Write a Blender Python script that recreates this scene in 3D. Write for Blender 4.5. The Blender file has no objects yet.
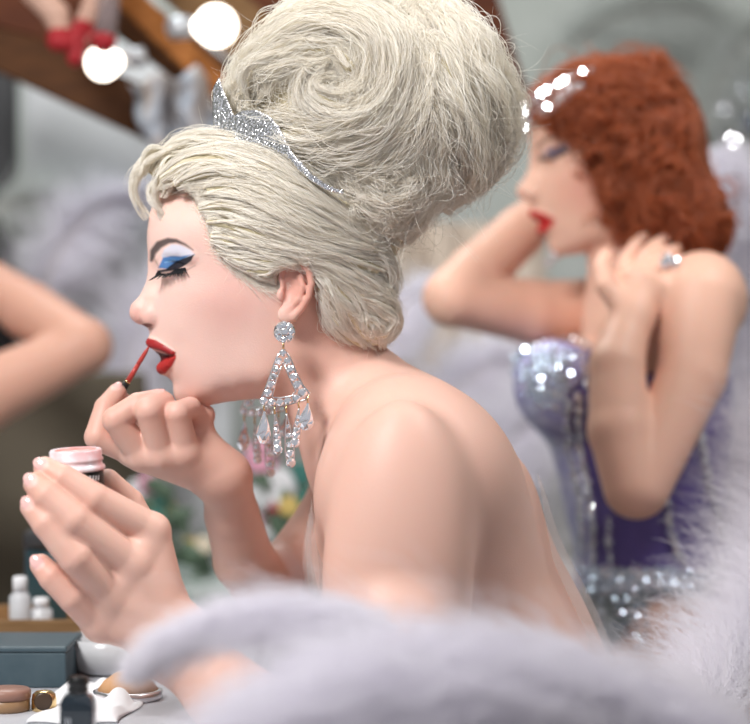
import bpy, bmesh, math, random
import numpy as np
from mathutils import Vector, Matrix, Quaternion
random.seed(7); RNG = np.random.default_rng(7)
SC = bpy.context.scene; COL = SC.collection
S = 0.00095; D0 = 1.9; ZC = 1.06
def P(px, py, Y=0.0):
    """photo point at distance Y behind the sitter's mid plane -> place in the room (metres)"""
    d = (D0 + Y) * S / D0
    return np.array([(px - 375) * d, Y, ZC - (py - 362) * d])
def unP(p):
    d = S * (D0 + p[..., 1]) / D0
    return 375 + p[..., 0] / d, 362 - (p[..., 2] - ZC) / d

# ---------------------------------------------------------------- materials
def mat(name, base=(.8, .8, .8), rough=.5, metal=0., sss=0., sss_r=(1, .35, .2), sss_s=.008, spec=.5, alpha=None,
        trans=0., ior=1.45, emis=None, estr=0., attr=None, noise=None, bump=0., bscale=300., sheen=0., coat=0., aniso=0.):
    m = bpy.data.materials.new(name); m.use_nodes = True
    nt = m.node_tree; b = nt.nodes['Principled BSDF']
    b.inputs['Base Color'].default_value = (*base, 1)
    b.inputs['Roughness'].default_value = rough
    b.inputs['Metallic'].default_value = metal
    b.inputs['Specular IOR Level'].default_value = spec
    b.inputs['IOR'].default_value = ior
    b.inputs['Transmission Weight'].default_value = trans
    b.inputs['Sheen Weight'].default_value = sheen
    b.inputs['Coat Weight'].default_value = coat
    if sss:
        b.inputs['Subsurface Weight'].default_value = sss
        b.inputs['Subsurface Radius'].default_value = sss_r
        b.inputs['Subsurface Scale'].default_value = sss_s
    if alpha is not None: b.inputs['Alpha'].default_value = alpha
    if emis:
        b.inputs['Emission Color'].default_value = (*emis, 1); b.inputs['Emission Strength'].default_value = estr
    src = None
    if attr:
        a = nt.nodes.new('ShaderNodeAttribute'); a.attribute_name = attr
        src = a.outputs['Color']; nt.links.new(src, b.inputs['Base Color'])
    if noise:                       # (scale, second colour, [stretch])
        tc = nt.nodes.new('ShaderNodeTexCoord'); mp = nt.nodes.new('ShaderNodeMapping')
        if len(noise) > 2: mp.inputs['Scale'].default_value = noise[2]
        n = nt.nodes.new('ShaderNodeTexNoise'); n.inputs['Scale'].default_value = noise[0]; n.inputs['Detail'].default_value = 6
        r = nt.nodes.new('ShaderNodeValToRGB'); r.color_ramp.elements[0].position = .35; r.color_ramp.elements[1].position = .65
        mx = nt.nodes.new('ShaderNodeMix'); mx.data_type = 'RGBA'
        nt.links.new(tc.outputs['Object'], mp.inputs[0]); nt.links.new(mp.outputs[0], n.inputs['Vector'])
        nt.links.new(n.outputs['Fac'], r.inputs[0]); nt.links.new(r.outputs[0], mx.inputs['Factor'])
        mx.inputs['A'].default_value = (*base, 1); mx.inputs['B'].default_value = (*noise[1], 1)
        if src is not None: nt.links.new(src, mx.inputs['A'])
        nt.links.new(mx.outputs['Result'], b.inputs['Base Color'])
    if bump:
        tc = nt.nodes.new('ShaderNodeTexCoord')
        n = nt.nodes.new('ShaderNodeTexNoise'); n.inputs['Scale'].default_value = bscale; n.inputs['Detail'].default_value = 4
        bp = nt.nodes.new('ShaderNodeBump'); bp.inputs['Strength'].default_value = bump; bp.inputs['Distance'].default_value = .001
        nt.links.new(tc.outputs['Object'], n.inputs['Vector']); nt.links.new(n.outputs['Fac'], bp.inputs['Height'])
        nt.links.new(bp.outputs[0], b.inputs['Normal'])
    return m

# ---------------------------------------------------------------- objects
def link(o, parent=None):
    COL.objects.link(o)
    if parent is not None:
        o.parent = parent
        o.matrix_parent_inverse = parent.matrix_world.inverted() if parent.matrix_world != Matrix() else Matrix()
    return o
def wloc(o):
    v = Vector(o.location)
    while o.parent is not None: o = o.parent; v += Vector(o.location)
    return v
def mesh_np(name, verts, faces, m, parent=None, smooth=True, col=None, org=None):
    """verts (n,3), faces list/array; org = world origin of the object"""
    verts = np.asarray(verts, dtype=np.float64)
    if org is not None: verts = verts - np.asarray(org)
    me = bpy.data.meshes.new(name)
    if isinstance(faces, np.ndarray) and faces.ndim == 2:
        k = faces.shape[1]
        me.vertices.add(len(verts)); me.vertices.foreach_set('co', verts.astype(np.float32).ravel())
        me.loops.add(faces.size); me.loops.foreach_set('vertex_index', faces.astype(np.int32).ravel())
        me.polygons.add(len(faces)); me.polygons.foreach_set('loop_start', np.arange(0, faces.size, k, dtype=np.int32))
        me.update(calc_edges=True); me.validate()
    else:
        me.from_pydata([tuple(v) for v in verts], [], [tuple(int(i) for i in f) for f in faces]); me.update()
    if smooth: me.polygons.foreach_set('use_smooth', np.ones(len(me.polygons), dtype=bool))
    if col is not None:
        a = me.color_attributes.new('col', 'FLOAT_COLOR', 'POINT')
        c = np.ones((len(verts), 4), dtype=np.float32); c[:, :3] = col
        a.data.foreach_set('color', c.ravel())
    me.materials.append(m)
    o = bpy.data.objects.new(name, me)
    if org is not None: o.location = tuple(float(v) for v in org)
    COL.objects.link(o)
    if parent is not None:
        o.parent = parent; o.location = Vector(o.location) - wloc(parent)
    return o
def empty(name, loc):
    o = bpy.data.objects.new(name, None); o.location = tuple(float(v) for v in loc); o.empty_display_size = .02
    COL.objects.link(o); return o
def tag(o, label=None, cat=None, group=None, kind=None):
    if label: o['label'] = label
    if cat: o['category'] = cat
    if group: o['group'] = group
    if kind: o['kind'] = kind
    return o
class MB:
    """collects shapes into one mesh"""
    def __init__(s): s.v = []; s.f = []; s.n = 0
    def add(s, v, f):
        s.v.extend([tuple(map(float, x)) for x in v]); s.f.extend([tuple(i + s.n for i in q) for q in f]); s.n += len(v); return s
    def box(s, c, d, rot=None):
        c = Vector(c); hx, hy, hz = [k / 2 for k in d]
        v = [Vector((x, y, z)) for x in (-hx, hx) for y in (-hy, hy) for z in (-hz, hz)]
        if rot is not None: v = [rot @ x for x in v]
        return s.add([x + c for x in v], [(0, 1, 3, 2), (4, 6, 7, 5), (0, 4, 5, 1), (2, 3, 7, 6), (0, 2, 6, 4), (1, 5, 7, 3)])
    def lathe(s, c, prof, n=28, axis=(0, 0, 1), cap=True, sx=1, sy=1):
        """prof: (radius, height) list, bottom to top"""
        c = Vector(c); q = Vector((0, 0, 1)).rotation_difference(Vector(axis).normalized())
        v = []; f = []
        for r, h in prof:
            for i in range(n):
                a = 2 * math.pi * i / n; v.append(c + q @ Vector((r * math.cos(a) * sx, r * math.sin(a) * sy, h)))
        for j in range(len(prof) - 1):
            for i in range(n):
                a, b = j * n + i, j * n + (i + 1) % n; f.append((a, b, b + n, a + n))
        if cap: f.append(tuple(range(n - 1, -1, -1))); f.append(tuple(range((len(prof) - 1) * n, len(prof) * n)))
        return s.add(v, f)
    def tube(s, pts, r, n=10, cap=True, flat=1.0, up=None):
        pts = [Vector(p) for p in pts]; m = len(pts); rr = r if hasattr(r, '__len__') else [r] * m
        v = []; f = []; prev = None
        for i, p in enumerate(pts):
            t = (pts[min(i + 1, m - 1)] - pts[max(i - 1, 0)]).normalized()
            if prev is None: a = (Vector(up) if up else Vector((0, 0, 1)) if abs(t.z) < .9 else Vector((1, 0, 0))); a = (a - t * a.dot(t)).normalized()
            else: a = (prev - t * prev.dot(t)).normalized()
            prev = a; b = t.cross(a)
            for k in range(n):
                w = 2 * math.pi * k / n; v.append(p + a * (math.cos(w) * rr[i]) + b * (math.sin(w) * rr[i] * flat))
        for j in range(m - 1):
            for i in range(n):
                a, b = j * n + i, j * n + (i + 1) % n; f.append((a, b, b + n, a + n))
        if cap: f.append(tuple(range(n - 1, -1, -1))); f.append(tuple(range((m - 1) * n, m * n)))
        return s.add(v, f)
    def ball(s, c, r, n=12, m=8, sc=(1, 1, 1), rot=None):
        c = Vector(c); v = []; f = []
        for j in range(m + 1):
            th = math.pi * j / m
            for i in range(n):
                a = 2 * math.pi * i / n
                p = Vector((math.sin(th) * math.cos(a) * sc[0], math.sin(th) * math.sin(a) * sc[1], math.cos(th) * sc[2])) * r
                if rot is not None: p = rot @ p
                v.append(c + p)
        for j in range(m):
            for i in range(n):
                a, b = j * n + i, j * n + (i + 1) % n
                if j == 0: f.append((a, a + n, b + n))
                elif j == m - 1: f.append((a, a + n, b))
                else: f.append((a, a + n, b + n, b))
        return s.add(v, f)
    def build(s, name, m, parent=None, smooth=True, org=None, bevel=0, kind=None, auto=None):
        if org is None and parent is None:
            a = np.array(s.v); org = (a.min(0) + a.max(0)) / 2; org[2] = a[:, 2].min()
        elif org is None:
            org = np.array(s.v).mean(0)
        o = mesh_np(name, s.v, s.f, m, parent, smooth, org=org)
        if bevel:
            b = o.modifiers.new('b', 'BEVEL'); b.width = bevel; b.segments = 2; b.limit_method = 'ANGLE'
        if auto is not None and smooth:
            me = o.data; me.update()
            bm = bmesh.new(); bm.from_mesh(me)
            for e in bm.edges:
                if len(e.link_faces) == 2 and e.calc_face_angle(0) > auto: e.smooth = False
            bm.to_mesh(me); bm.free()
        if kind: o['kind'] = kind
        return o

# ---------------------------------------------------------------- implicit surfaces
def smin(a, b, k):
    if np.ndim(k) == 0 and k <= 0: return np.minimum(a, b)
    h = np.maximum(k - np.abs(a - b), 0) / k
    return np.minimum(a, b) - h * h * k * .25
class Field:
    """a smooth union of capsules, ellipsoids and custom shapes, each with its own blend width"""
    def __init__(s): s.p = []
    def _add(s, fn, lo, hi, k, sub=False): s.p.append((fn, np.asarray(lo), np.asarray(hi), k, sub)); return s
    def cap(s, a, b, ra, rb, k=.01, sub=False):
        a = np.asarray(a, float); b = np.asarray(b, float); ab = b - a; L2 = max(ab @ ab, 1e-12)
        def fn(p):
            t = np.clip(((p - a) @ ab) / L2, 0, 1)
            d = p - a - t[:, None] * ab
            return np.sqrt((d * d).sum(1)) - (ra + (rb - ra) * t)
        m = max(ra, rb)
        return s._add(fn, np.minimum(a, b) - m, np.maximum(a, b) + m, k, sub)
    def chain(s, pts, rr, k=.01, k0=None, ki=.15):
        """a limb: joints keep the given radii, only the limb as a whole blends into the rest"""
        pts = [np.asarray(q, float) for q in pts]
        def fn(p):
            out = None
            for i in range(len(pts) - 1):
                a, b = pts[i], pts[i + 1]; ab = b - a; L2 = max(ab @ ab, 1e-12)
                t = np.clip(((p - a) @ ab) / L2, 0, 1); d = p - a - t[:, None] * ab
                v = np.sqrt((d * d).sum(1)) - (rr[i] + (rr[i + 1] - rr[i]) * t)
                out = v if out is None else smin(out, v, ki * rr[i])
            return out
        a = np.array(pts); m = max(rr)
        return s._add(fn, a.min(0) - m, a.max(0) + m, k)
    def ell(s, c, r, rot=None, k=.01, sub=False):
        """rot: Matrix or z-tilt about the Y axis in degrees"""
        c = np.asarray(c, float); r = np.asarray(r, float)
        if rot is None: R = np.eye(3)
        elif isinstance(rot, (int, float)): R = np.array(Matrix.Rotation(math.radians(rot), 3, 'Y'))
        else: R = np.array(rot)
        def fn(p):
            q = (p - c) @ R
            k0 = np.sqrt(((q / r) ** 2).sum(1)); k1 = np.sqrt(((q / r ** 2) ** 2).sum(1))
            return k0 * (k0 - 1) / np.maximum(k1, 1e-9)
        m = r.max()
        return s._add(fn, c - m, c + m, k, sub)
    def custom(s, fn, lo, hi, k=.01, sub=False): return s._add(fn, lo, hi, k, sub)
    def bounds(s):
        return np.min([q[1] for q in s.p if not q[4]], axis=0), np.max([q[2] for q in s.p if not q[4]], axis=0)
    def __call__(s, p, margin=.03):
        f = np.full(len(p), 1.0)
        for fn, lo, hi, k, sub in s.p:
            mg = margin + (.02 if callable(k) else k)
            idx = np.nonzero(((p > lo - mg) & (p < hi + mg)).all(1))[0]
            if not len(idx): continue
            d = fn(p[idx]); k = k(p[idx]) if callable(k) else k
            if sub: f[idx] = -smin(-f[idx], d, k)
            else: f[idx] = smin(f[idx], d, k)
        return f
def grad(f, p, e=2e-4):
    t = np.array([[1, -1, -1], [-1, -1, 1], [-1, 1, -1], [1, 1, 1]], float)
    g = sum(v * f(p + v * e)[:, None] for v in t)
    return g / np.maximum(np.linalg.norm(g, axis=1, keepdims=True), 1e-12)
def polygonise(f, h, lo=None, hi=None, lip=1.5, newton=1):
    """surface nets on a sparse grid of spacing h -> verts, quads"""
    if lo is None: lo, hi = f.bounds()
    lo = np.asarray(lo) - 4 * h; hi = np.asarray(hi) + 4 * h
    B = 8
    n = np.ceil((hi - lo) / (h * B)).astype(int) + 1
    I = np.stack(np.meshgrid(*[np.arange(k) for k in n], indexing='ij'), -1).reshape(-1, 3)
    def filt(I, size):
        c = lo + (I + .5) * h * size
        out = []
        for q in range(0, len(I), 400000):
            v = f(c[q:q + 400000], margin=.03 + h * size)
            out.append(np.abs(v) < h * size * .87 * lip + h)
        return I[np.concatenate(out)]
    I = filt(I, B)
    off = np.stack(np.meshgrid(*[np.arange(4)] * 3, indexing='ij'), -1).reshape(-1, 3)
    I = (I[:, None] * 4 + off[None]).reshape(-1, 3); I = filt(I, 2)
    off = np.stack(np.meshgrid(*[np.arange(2)] * 3, indexing='ij'), -1).reshape(-1, 3)
    C = (I[:, None] * 2 + off[None]).reshape(-1, 3)
    N = (n * B + 4).astype(np.int64)
    key = lambda a: (a[..., 0].astype(np.int64) * N[1] + a[..., 1]) * N[2] + a[..., 2]
    ck = key(C)
    co = np.stack(np.meshgrid(*[np.arange(2)] * 3, indexing='ij'), -1).reshape(-1, 3)  # corner offsets, index = x*4+y*2+z
    pk = np.unique(key(C[:, None] + co[None]))
    pi = np.stack([pk // (N[1] * N[2]), (pk // N[2]) % N[1], pk % N[2]], -1)
    val = np.empty(len(pk))
    for q in range(0, len(pk), 400000): val[q:q + 400000] = f(lo + pi[q:q + 400000] * h)
    cv = np.stack([val[np.searchsorted(pk, key(C + o))] for o in co], 1)
    ins = cv < 0
    act = ins.any(1) & ~ins.all(1)
    C = C[act]; cv = cv[act]; ck = ck[act]
    o = np.argsort(ck); C = C[o]; cv = cv[o]; ck = ck[o]
    acc = np.zeros((len(C), 3)); cnt = np.zeros(len(C))
    edges = [(a, b) for a in range(8) for b in range(8) if a < b and bin(a ^ b).count('1') == 1]
    for a, b in edges:
        va, vb = cv[:, a], cv[:, b]; m = (va < 0) != (vb < 0)
        t = va[m] / (va[m] - vb[m])
        acc[m] += co[a] + (co[b] - co[a]) * t[:, None]; cnt[m] += 1
    V = lo + (C + acc / cnt[:, None]) * h
    F = []
    for ax, (u, w) in enumerate([(1, 2), (2, 0), (0, 1)]):
        b = 4 >> ax
        m = np.nonzero((cv[:, 0] < 0) != (cv[:, b] < 0))[0]
        du = np.zeros(3, int); du[u] = 1; dw = np.zeros(3, int); dw[w] = 1
        ks = [ck[m], key(C[m] - du), key(C[m] - du - dw), key(C[m] - dw)]
        ids = []; ok = np.ones(len(m), bool)
        for k in ks:
            j = np.searchsorted(ck, k); j = np.minimum(j, len(ck) - 1); ok &= ck[j] == k; ids.append(j)
        q = np.stack(ids, 1)
        flip = cv[m, 0] < 0
        q[~flip] = q[~flip][:, ::-1]
        F.append(q[ok])
    F = np.concatenate(F)
    for _ in range(newton):
        out = []
        for q in range(0, len(V), 300000):
            p = V[q:q + 300000]; d = f(p); g = grad(f, p)
            out.append(p - g * np.clip(d, -h * .6, h * .6)[:, None])
        V = np.concatenate(out)
    return V, F
def march(f, px, py, y0=-.35, y1=.35, near=.004):
    """first hit of the camera ray through each photo point; where it misses, the nearest approach"""
    px = np.asarray(px, float); py = np.asarray(py, float)
    Y = np.full(len(px), y0); best = np.full(len(px), 9.); bY = Y.copy(); hit = np.zeros(len(px), bool)
    for _ in range(160):
        p = P(px, py, Y) if np.ndim(Y) == 0 else np.stack([(px - 375) * (D0 + Y) * S / D0, Y, ZC - (py - 362) * (D0 + Y) * S / D0], 1)
        d = f(p, margin=1.0); b = (d < best) & ~hit; best[b] = d[b]; bY[b] = Y[b]
        hit |= d < .0005
        Y = np.where(hit | (Y > y1), Y, Y + np.clip(d * .6, .0006, .02))
    return np.where(hit, Y, bY), hit

# ---------------------------------------------------------------- strands
def strands(name, curves, rad, m, parent=None, org=(0, 0, 0), tip=.3):
    """curves: list of (k,3) arrays, or one (n,k,3) array; rad: scalar or per-curve"""
    hc = bpy.data.hair_curves.new(name)
    if isinstance(curves, np.ndarray):
        sizes = [curves.shape[1]] * curves.shape[0]; pos = curves.reshape(-1, 3)
    else:
        sizes = [len(c) for c in curves]; pos = np.concatenate(curves)
    pos = pos - np.asarray(org)
    hc.add_curves(sizes)
    hc.position_data.foreach_set('vector', pos.astype(np.float32).ravel())
    sizes = np.array(sizes); rad = np.broadcast_to(np.asarray(rad, float), (len(sizes),))
    start = np.concatenate([[0], np.cumsum(sizes)[:-1]])
    t = (np.arange(len(pos)) - np.repeat(start, sizes)) / np.repeat(sizes - 1, sizes)
    r = np.repeat(rad, sizes) * (1 - (1 - tip) * t ** 2)
    a = hc.attributes.get('radius') or hc.attributes.new('radius', 'FLOAT', 'POINT')
    a.data.foreach_set('value', r.astype(np.float32))
    hc.materials.append(m)
    o = bpy.data.objects.new(name, hc); o.location = tuple(float(v) for v in org); COL.objects.link(o)
    if parent is not None: o.parent = parent; o.location = Vector(o.location) - wloc(parent)
    return o
def resample(pts, n):
    pts = np.asarray(pts, float)
    if len(pts) > 2:        # Catmull-Rom through the guide points
        e = np.concatenate([[2 * pts[0] - pts[1]], pts, [2 * pts[-1] - pts[-2]]]); out = []
        for i in range(1, len(e) - 2):
            for t in np.linspace(0, 1, 12, endpoint=False):
                a, b, c, d = e[i - 1], e[i], e[i + 1], e[i + 2]
                out.append(.5 * (2 * b + (c - a) * t + (2 * a - 5 * b + 4 * c - d) * t * t + (3 * b - a - 3 * c + d) * t ** 3))
        out.append(pts[-1]); pts = np.array(out)
    L = np.concatenate([[0], np.cumsum(np.linalg.norm(np.diff(pts[:, :3], axis=0), axis=1))])
    t = np.linspace(0, L[-1], n)
    return np.stack([np.interp(t, L, pts[:, k]) for k in range(pts.shape[1])], 1)
def srgb(r, g, b):
    f = lambda c: ((c / 255 + .055) / 1.055) ** 2.4 if c > 10 else c / 3294.6
    return (f(r), f(g), f(b))
def sd_poly(x, y, poly):
    """signed distance to a polygon (negative inside), numpy"""
    d = np.full(x.shape, 1e9); s = np.ones(x.shape)
    n = len(poly)
    for i in range(n):
        ax, ay = poly[i]; bx, by = poly[i - 1]
        ex, ey = bx - ax, by - ay; wx, wy = x - ax, y - ay
        t = np.clip((wx * ex + wy * ey) / (ex * ex + ey * ey), 0, 1)
        dx, dy = wx - ex * t, wy - ey * t; d = np.minimum(d, dx * dx + dy * dy)
        c1 = y >= ay; c2 = y < by; c3 = ex * wy > ey * wx
        s = np.where((c1 & c2 & c3) | (~c1 & ~c2 & ~c3), -s, s)
    return s * np.sqrt(d)
def sd_line(x, y, pts):
    """distance to a polyline whose points are (x, y, halfwidth) -> distance minus width"""
    d = np.full(x.shape, 1e9)
    for (ax, ay, ar), (bx, by, br) in zip(pts[:-1], pts[1:]):
        ex, ey = bx - ax, by - ay
        t = np.clip(((x - ax) * ex + (y - ay) * ey) / max(ex * ex + ey * ey, 1e-9), 0, 1)
        d = np.minimum(d, np.hypot(x - ax - ex * t, y - ay - ey * t) - (ar + (br - ar) * t))
    return d
def ss(d, w): return 1 - np.clip((d + w / 2) / w, 0, 1)     # 1 inside, soft edge w

# ---- the head: a relief whose squared half-width is a thin plate spline over the side view
OUTLINE = [(150,212),(147.5,230),(147.3,245),(148.5,258),(153,270),(154.5,283),(153,300),(151,318),(149.8,330),(148.8,336),
 (147,341),(148.2,346.5),(153,351),(160,355),(161.5,361),(158.2,366),(157.8,371),(161,374.8),(168,376.5),(173,382),(172.3,391),(175.5,400),
 (184,406.3),(196,407.5),(209,405),(222,402.5),(238,400),(262,398),(300,396),(330,378),(350,345),(362,300),(366,255),(360,215),(340,183),
 (310,160),(275,148),(235,146),(195,158),(165,184)]
WIDTHS = [(156,228,26),(166,228,40),(185,225,55),(215,220,65),(250,220,71),(290,225,73),(325,235,60),(345,250,40),
 (178,190,24),(205,180,38),(235,175,46),(265,172,46),(300,180,44),(205,200,56),(250,195,64),(300,205,64),(335,210,42),
 (156,246,26),(166,246,40),(178,246,50),(197,250,58),(220,255,65),(250,250,71),
 (160,266,19),(168,268,28),(180,270,42),(195,272,52),(212,275,60),(240,275,67),(275,280,71),
 (160,283,16),(170,286,30),(180,290,42),(195,295,53),(215,298,61),(240,300,66),(270,305,68),
 (158,300,16),(166,306,26),(178,312,38),(200,318,51),(230,320,60),(265,325,64),
 (156,322,13),(164,324,22),(178,328,35),(200,335,47),(230,340,55),(265,345,60),
 (152,336,7),(158,338,13),(168,341,23),(180,344,31),
 (151,343,8),(158,346,15),(168,351,21),(176,354,26),(190,355,36),(210,358,45),(235,362,51),(265,362,57),
 (162,366,8),(168,366,14),(176,367,21),(190,372,31),(210,376,40),(240,380,46),(270,378,52),
 (166,376,7),(178,385,14),(190,388,24),(182,398,12),(195,399,20),(212,397,27),(236,391,36),(262,388,44),
 (300,250,76),(305,290,70),(300,330,60),(330,280,58),(335,320,44),(300,370,48),(325,350,40)]
def tps_fit(pts, val):
    n = len(pts); d = np.linalg.norm(pts[:, None] - pts[None], axis=2)
    K = np.where(d > 0, d * d * np.log(np.maximum(d, 1e-9)), 0) + np.eye(n) * 30
    A = np.zeros((n + 3, n + 3)); A[:n, :n] = K; A[:n, n] = A[n, :n] = 1; A[:n, n + 1:] = pts; A[n + 1:, :n] = pts.T
    return np.linalg.solve(A, np.concatenate([val, np.zeros(3)]))
def tps_grid(pts, val, x0, x1, y0, y1, step=2.0):
    c = tps_fit(pts, val)
    gx = np.arange(x0, x1 + step, step); gy = np.arange(y0, y1 + step, step)
    X, Y = np.meshgrid(gx, gy, indexing='ij'); q = np.stack([X.ravel(), Y.ravel()], 1)
    d = np.linalg.norm(q[:, None] - pts[None], axis=2)
    z = (np.where(d > 0, d * d * np.log(np.maximum(d, 1e-9)), 0) @ c[:-3]) + c[-3] + q @ c[-2:]
    return gx, gy, z.reshape(X.shape)
def mid(px, py, w):           # where a point seen at (px,py) w mm towards the lens sits in the mid plane
    k = (D0 - w / 1000) / D0
    return 375 + (px - 375) * k, 362 + (py - 362) * k
ol = []
for (a, b) in zip(OUTLINE, OUTLINE[1:] + OUTLINE[:1]):
    n = max(1, int(math.hypot(b[0] - a[0], b[1] - a[1]) / 6))
    ol += [(a[0] + (b[0] - a[0]) * i / n, a[1] + (b[1] - a[1]) * i / n) for i in range(n)]
ctrl = [(x, y, 0) for x, y in ol] + [(*mid(x, y, w), w * w) for x, y, w in WIDTHS]
# outside points pull the field negative
oc = np.array(ol); cen = np.array([250, 280.])
for i in range(0, len(ol), 2):
    a, b = oc[i - 1], oc[(i + 1) % len(ol)]; t = (b - a) / np.linalg.norm(b - a); nrm = np.array([t[1], -t[0]])
    p = oc[i] + nrm * 14
    if sd_poly(np.array([p[0]]), np.array([p[1]]), OUTLINE)[0] < 0: p = oc[i] - nrm * 14
    if sd_poly(np.array([p[0]]), np.array([p[1]]), OUTLINE)[0] > 9: ctrl.append((p[0], p[1], -500.))
ctrl = np.array(ctrl, float)
GX, GY, GQ = tps_grid(ctrl[:, :2], ctrl[:, 2], 100, 400, 120, 440)
for _ in range(1):
    g = GQ.copy(); g[1:-1, 1:-1] = (GQ[1:-1, 1:-1] * 4 + GQ[:-2, 1:-1] + GQ[2:, 1:-1] + GQ[1:-1, :-2] + GQ[1:-1, 2:]) / 8; GQ = g
DQX, DQY = np.gradient(GQ, 2.0)
def samp(G, u, v):
    i = np.clip((u - GX[0]) / 2.0, 0, len(GX) - 1.001); j = np.clip((v - GY[0]) / 2.0, 0, len(GY) - 1.001)
    i0 = i.astype(int); j0 = j.astype(int); a = i - i0; b = j - j0
    return G[i0, j0] * (1 - a) * (1 - b) + G[i0 + 1, j0] * a * (1 - b) + G[i0, j0 + 1] * (1 - a) * b + G[i0 + 1, j0 + 1] * a * b
def head_relief(p):
    u = 375 + p[:, 0] / S; v = 362 - (p[:, 2] - ZC) / S; y = p[:, 1] * 1000
    q = samp(GQ, u, v); gx = samp(DQX, u, v); gy = samp(DQY, u, v)
    f = (y * y - q) / np.sqrt(4 * y * y + (gx * gx + gy * gy) / .9 + 60.)
    out = np.maximum(np.maximum(GX[0] - u, u - GX[-1]), np.maximum(GY[0] - v, v - GY[-1]))
    return np.maximum(f / 1000, out * S)
def add_head(F, nose=True, ear=True, detail=True):
    F.custom(head_relief, P(125, 410, -.085), P(372, 140, .085), k=.004)
    Pm = lambda x, y, Y: P(x, y, Y)
    # nose: bridge, tip, wings
    F.chain([Pm(156.5, 266, 0), Pm(152.5, 283, 0), Pm(146.5, 298, 0), Pm(140.5, 308, 0)], [.0062, .0058, .0066, .0078], k=.010)
    F.cap(Pm(140, 311.5, 0), Pm(138.8, 313.5, 0), .0088, .0086, k=.006)
    F.cap(Pm(142, 319, 0), Pm(152, 325.5, 0), .004, .0035, k=.006)
    for s in (-1, 1):
        F.ell(P(152, 317.5, 0) + np.array([0, s * .0105, 0]), (.0095, .0062, .0082), 12, k=.0045)
        F.cap(P(158, 300, 0) + np.array([0, s * .008, 0]), P(154, 312, 0) + np.array([0, s * .009, 0]), .007, .006, k=.010)
    if detail:
        for s in (-1, 1):
            F.ell(P(147.5, 325.5, 0) + np.array([0, s * .0072, 0]), (.0052, .0026, .0030), 10, k=.002, sub=True)
            o = lambda x, y, w: P(x, y, -w / 1000) * np.array([1, -s if s > 0 else 1, 1]) if False else np.array([P(x, y, -w / 1000)[0], s * w / 1000, P(x, y, -w / 1000)[2]])
            F.ell(o(172, 266, 27), (.0125, .0125, .0118), k=.004)                 # the eye under its lid
            F.chain([o(159, 258, 24), o(168, 252.5, 37), o(180, 252, 46), o(192, 257, 52)], [.0025, .003, .003, .0025], k=.009)   # brow bone
            F.chain([o(158, 262, 20), o(166, 260, 34), o(178, 259.5, 43), o(190, 263, 49)], [.0013, .0016, .0015, .001], k=.003, ) if False else None
            F.chain([o(161, 261.5, 25), o(168, 259, 37), o(178, 259, 44), o(187, 262, 49)], [.0008, .0012, .0012, .0006], k=.0035)
            # lips
            F.chain([o(150, 342.5, 4), o(156, 344.5, 12), o(164, 348, 19), o(172, 352.5, 24)], [.0036, .0038, .003, .0014], k=.004)
            F.chain([o(161.5, 368, 3), o(165, 367.2, 10), o(169, 364, 16), o(173, 358.5, 21)], [.0046, .0048, .0042, .0018], k=.004)
            for q in ([o(148, 353.5, 1), o(157, 355, 9), o(166, 356, 16), o(172.5, 355.6, 23)],):
                for a, b, ra, rb in zip(q[:-1], q[1:], (.0044, .0042, .0032), (.0042, .0032, .0012)): F.cap(a, b, ra, rb, k=.002, sub=True)
    if ear:
        for s in (-1, 1):
            e = lambda x, y, w: np.array([P(x, y, -w / 1000)[0], s * w / 1000, P(x, y, -w / 1000)[2]])
            F.ell(e(296, 287, 75), (.0125, .0035, .024), 12, k=.006)
            F.ell(e(288, 289, 79.5), (.0062, .0052, .011), 8, k=.003, sub=True)
            F.ell(e(297, 274, 80.5), (.0058, .003, .006), 0, k=.003, sub=True)
            F.chain([e(283, 288, 75.5), e(280.5, 277, 76), e(283, 267, 77), e(291, 261.5, 79), e(301, 262.5, 81), e(309, 271, 82.5), e(311.5, 284, 83),
                     e(308.5, 297, 82), e(302, 308, 80), e(294, 317, 78)], [.0018, .0022, .0026, .0029, .0031, .0031, .003, .0028, .0028, .0035], k=.0025)
            F.chain([e(300, 276, 79), e(303, 286, 80.5), e(300, 298, 80), e(293, 306, 78)], [.0022, .0026, .0026, .0022], k=.004)
            F.ell(e(287, 314.5, 76.5), (.0085, .0042, .0085), 25, k=.004)
            F.ell(e(280.5, 295, 76.5), (.0035, .003, .0055), k=.003)

def hand(F, wrist, mcp, chains, radii, rp, kf=.004):
    """palm from the wrist to each knuckle, then five separate fingers rooted in it"""
    G = Field()
    for m, r in zip(mcp, rp): G.cap(wrist, m, r * 1.35, r, k=.012)
    for a, b in zip(mcp[:-1], mcp[1:]): G.cap(a, b, rp[0] * .95, rp[0] * .95, k=.006)
    for c, r in zip(chains, radii):
        c = [np.asarray(q) for q in c]
        G.chain(c, r, k=kf, ki=.08)
    lo, hi = G.bounds()
    F.custom(lambda p: G(p), lo, hi, k=.016)

BODY = Field()
add_head(BODY)
# neck, back, chest
BODY.cap(P(303, 322), P(366, 440), .050, .058, k=.022)
BODY.chain([P(370, 396), P(418, 446), P(456, 508)], [.034, .058, .070], k=.03)
BODY.ell(P(444, 564), (.098, .150, .19), -24, k=.04)
BODY.ell(P(414, 474), (.058, .160, .060), -38, k=.04)
BODY.ell(P(458, 505, -.082), (.054, .062, .088), -28, k=.03)
BODY.ell(P(440, 480, .080), (.050, .06, .075), -32, k=.03)
BODY.ell(P(385, 570, -.055), (.062, .06, .07), -20, k=.04); BODY.ell(P(375, 565, .06), (.062, .06, .07), -20, k=.04)
BODY.ell(P(508, 705), (.103, .135, .16), -20, k=.05)
BODY.ell(P(560, 860), (.13, .175, .14), k=.05)
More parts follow.
